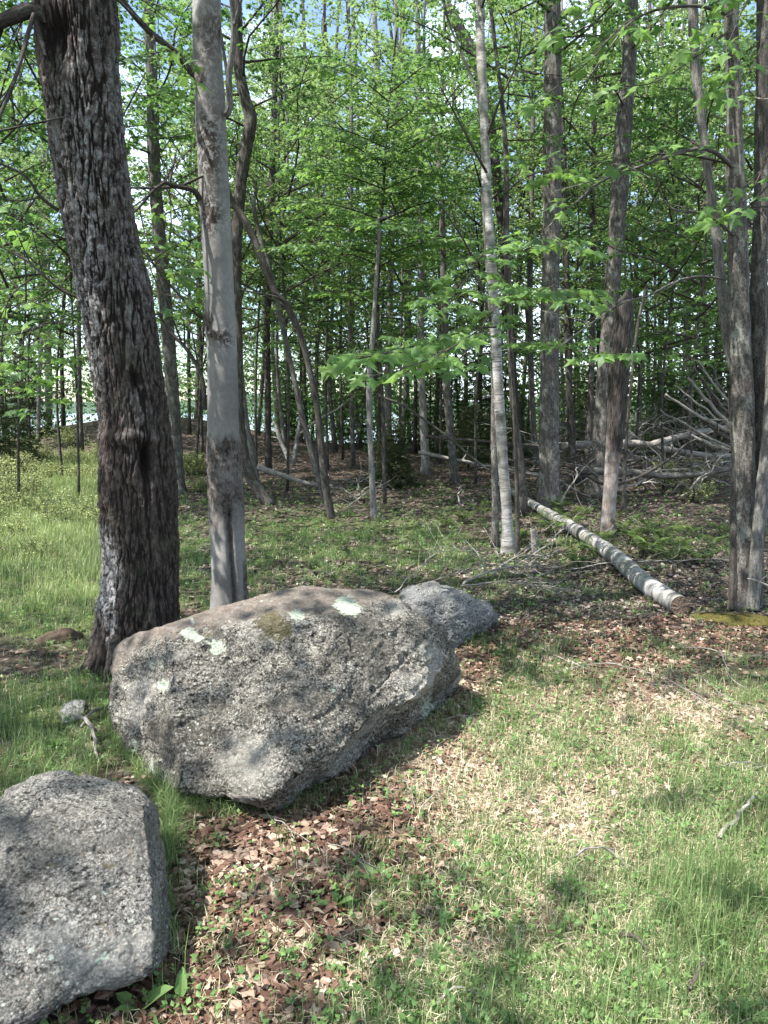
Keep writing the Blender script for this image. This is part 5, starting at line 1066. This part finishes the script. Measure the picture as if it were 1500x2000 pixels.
# broad-leaf weeds as things with separate leaves
WL = [make_mesh('weed_leaf', LEAF['lance'][0]*[1+.5*q, 1, 1.6], [LEAF['lance'][1]], {'tint': np.full(6, .35+.2*q)}, False, [M['herb']]) for q in range(3)]
weeds = [(740, 1722, 'leafy green rosette weed in the grass below the brown litter', .13, 9), (570, 1560, 'small bright green sprout against the foot of the biggest boulder', .06, 4), (800, 1420, 'little green weed at the undercut right edge of the biggest boulder', .05, 4), (880, 1795, 'rosette weed in thin grass right of the bottom centre', .10, 8),
         (655, 1770, 'single upright green blade plant on the litter', .12, 3), (905, 1700, 'dull green weed beside the dry grass', .08, 6), (352, 1960, 'broad green weed at the bottom edge beside the front boulder', .12, 5), (270, 1975, 'long-bladed weed under the front boulder edge', .15, 5),
         (1110, 1745, 'weed with tall leaves in the middle of the lower grass', .11, 7), (1170, 1490, 'bright green weed in the sunlit dry grass', .10, 7), (1340, 1530, 'round-leaved weed in sunlight near the right edge', .07, 6), (500, 1880, 'flat weed on the litter near the bottom', .08, 6), (860, 1880, 'broad weed near the bottom centre', .1, 7),
         (110, 1460, 'broad-bladed plant between the two front boulders and the stone', .13, 9), (205, 1380, 'yellow-green weed left of the biggest boulder', .08, 7), (845, 1390, 'small weed peeping out right of the biggest boulder', .06, 5), (1260, 1930, 'leafy weed in thick grass at the lower right', .12, 8), (735, 1560, 'small yellow-green sprig on the litter below the boulder right half', .05, 5)]
for q, (px_, py_, lb, ln, k) in enumerate(weeds):
    p = gpt(px_, py_); root = empty('weed', p, lb, 'weed'); rr2 = np.random.default_rng(q+70)
    for c in range(k):
        o = obj('leaf', WL[int(rr2.integers(0, 3))], root); o.scale = [ln*.62*(.7+.5*rr2.random())]*3; o.rotation_euler = (rr2.uniform(.2, 1.0), 0, c*6.28/k+rr2.normal(0, .3))
# ferns
def fern_mesh(seed):
    r = np.random.default_rng(seed); P = []; D = []; Sz = []; a = Acc()
    for f in range(6):
        az = f*1.05+r.normal(0, .2); L = r.uniform(.22, .36); d = np.array([math.cos(az), math.sin(az), 0]); sd = np.array([-d[1], d[0], 0]); C = catmull(np.array([[0, 0, 0], d*L*.35+[0, 0, L*.6], d*L*.9+[0, 0, L*.8]]), 15)
        a.add(*tube(C, np.linspace(.003, .001, 15), 3))
        for t in range(3, 15):
            w = .09*math.sin(math.pi*min(1, (t-1)/13.5))**.7+.012
            for s_ in (-1, 1): P.append(C[t]); D.append(sd*s_+d*.35+[0, 0, -.1]); Sz.append(w)
    V, Fs, A = leaves(np.array(P), np.array(D), np.tile([0, 0, 1.], (len(P), 1)), np.array(Sz), 'lance', r.random(len(P)), r)
    return a.mesh('fern_stalks', [M['fern']]) if False else None, make_mesh('fern', V, Fs, A, False, [M['fern']])
FM = [fern_mesh(q)[1] for q in range(3)]
for q, (px_, py_) in enumerate([(1010, 1060), (1075, 1045), (1090, 1020), (1115, 1030), (1160, 1085), (1175, 1060), (1210, 1040), (1240, 1060), (1268, 1085), (1300, 1062), (1325, 1080), (1345, 1050), (1390, 1070), (1410, 1050), (1090, 1000), (1140, 1010), (870, 1030), (905, 1020), (940, 1010), (1270, 1040), (1310, 1100), (1130, 1110), (1370, 1105)]):
    p = gpt(px_, py_); root = tag(obj('fern', FM[q % 3], loc=p), 'small yellow-green fern growing %s' % ('beside and behind the white log' if px_ > 1000 else 'in front of the birch'), 'fern', 'ferns %s' % ('around the white log' if px_ > 1000 else 'in front of the birch'))
    root.rotation_euler[2] = q*1.7; s_ = rp.uniform(.6, 1.05); root.scale = (s_, s_, s_)
# low shrubs in the sunlit left clearing
def shrub_mesh(seed):
    r = np.random.default_rng(seed); S0 = []; S1 = []
    for k in range(26):
        b = r.normal(0, .10, 3)*[1, 1, 0]; d = norm(r.normal(0, .42, 3)*[1, 1, 0]+[0, 0, 1.]); L = r.uniform(.3, .75); m = b+d*L*.5; S0.append(b); S1.append(b+d*L)
        for c in range(5): t = r.uniform(.35, .95); s = b+d*L*t; S0.append(s); S1.append(s+norm(d+r.normal(0, .6, 3))*r.uniform(.1, .25))
    S0 = np.array(S0); S1 = np.array(S1); a = Acc(); a.add(*sticks3(S0, S1, np.full(len(S0), .0035))); L = np.linalg.norm(S1-S0, axis=1); c = np.maximum(3, (L/.02).astype(int)); ix = np.repeat(np.arange(len(L)), c); t = .3+.7*r.random(len(ix)); P = S0[ix]+(S1-S0)[ix]*t[:, None]
    V, Fs, A = leaves(P, r.normal(0, 1, P.shape)+[0, 0, .4], r.normal(0, .6, P.shape)+[0, 0, 1], r.uniform(.018, .036, len(P)), 'quad', None, r); return a.mesh('shrub_stems', [M['deadwood_dark']]), make_mesh('shrub_leaves', V, Fs, A, False, [M['shrub']])
SM = [shrub_mesh(q) for q in range(4)]
for q in range(125):
    if 60 < q <= 114: continue
    Yb = 7.5+15*rp.random()**.8; x0 = rp.uniform((-140-750)/F*Yb, (205-750)/F*Yb)
    if q > 114: Yb = rp.uniform(13, 19); x0 = (rp.uniform(360, 410)-750)/F*Yb
    if q > 120: Yb = rp.uniform(12, 16); x0 = (rp.uniform(1250, 1400)-750)/F*Yb
    root = empty('low_shrub', (x0, Yb, float(H(x0, Yb))-.02), 'low yellow-green twiggy shrub in the sunlit clearing on the left' if q <= 114 else ('low shrub in the gap between the two thick front trunks' if q <= 120 else 'low shrub in front of the brush pile'), 'shrub', 'low shrubs in the sunlit left clearing' if q <= 114 else ('low shrubs between the front trunks' if q <= 120 else 'low shrubs before the brush pile')); root.rotation_euler[2] = rp.random()*6.28; s_ = rp.uniform(.45, 1.15)*(.62+.38*min(1, (Yb-6)/7)); root.scale = (s_*1.2, s_*1.2, s_*.85)
    for nm, me in zip(('stems', 'foliage'), SM[q % 4]): obj(nm, me, root)
print('total tris', sum(sum(len(p.vertices)-2 for p in []) for _ in [0]), sum(len(m.polygons) for m in bpy.data.meshes))
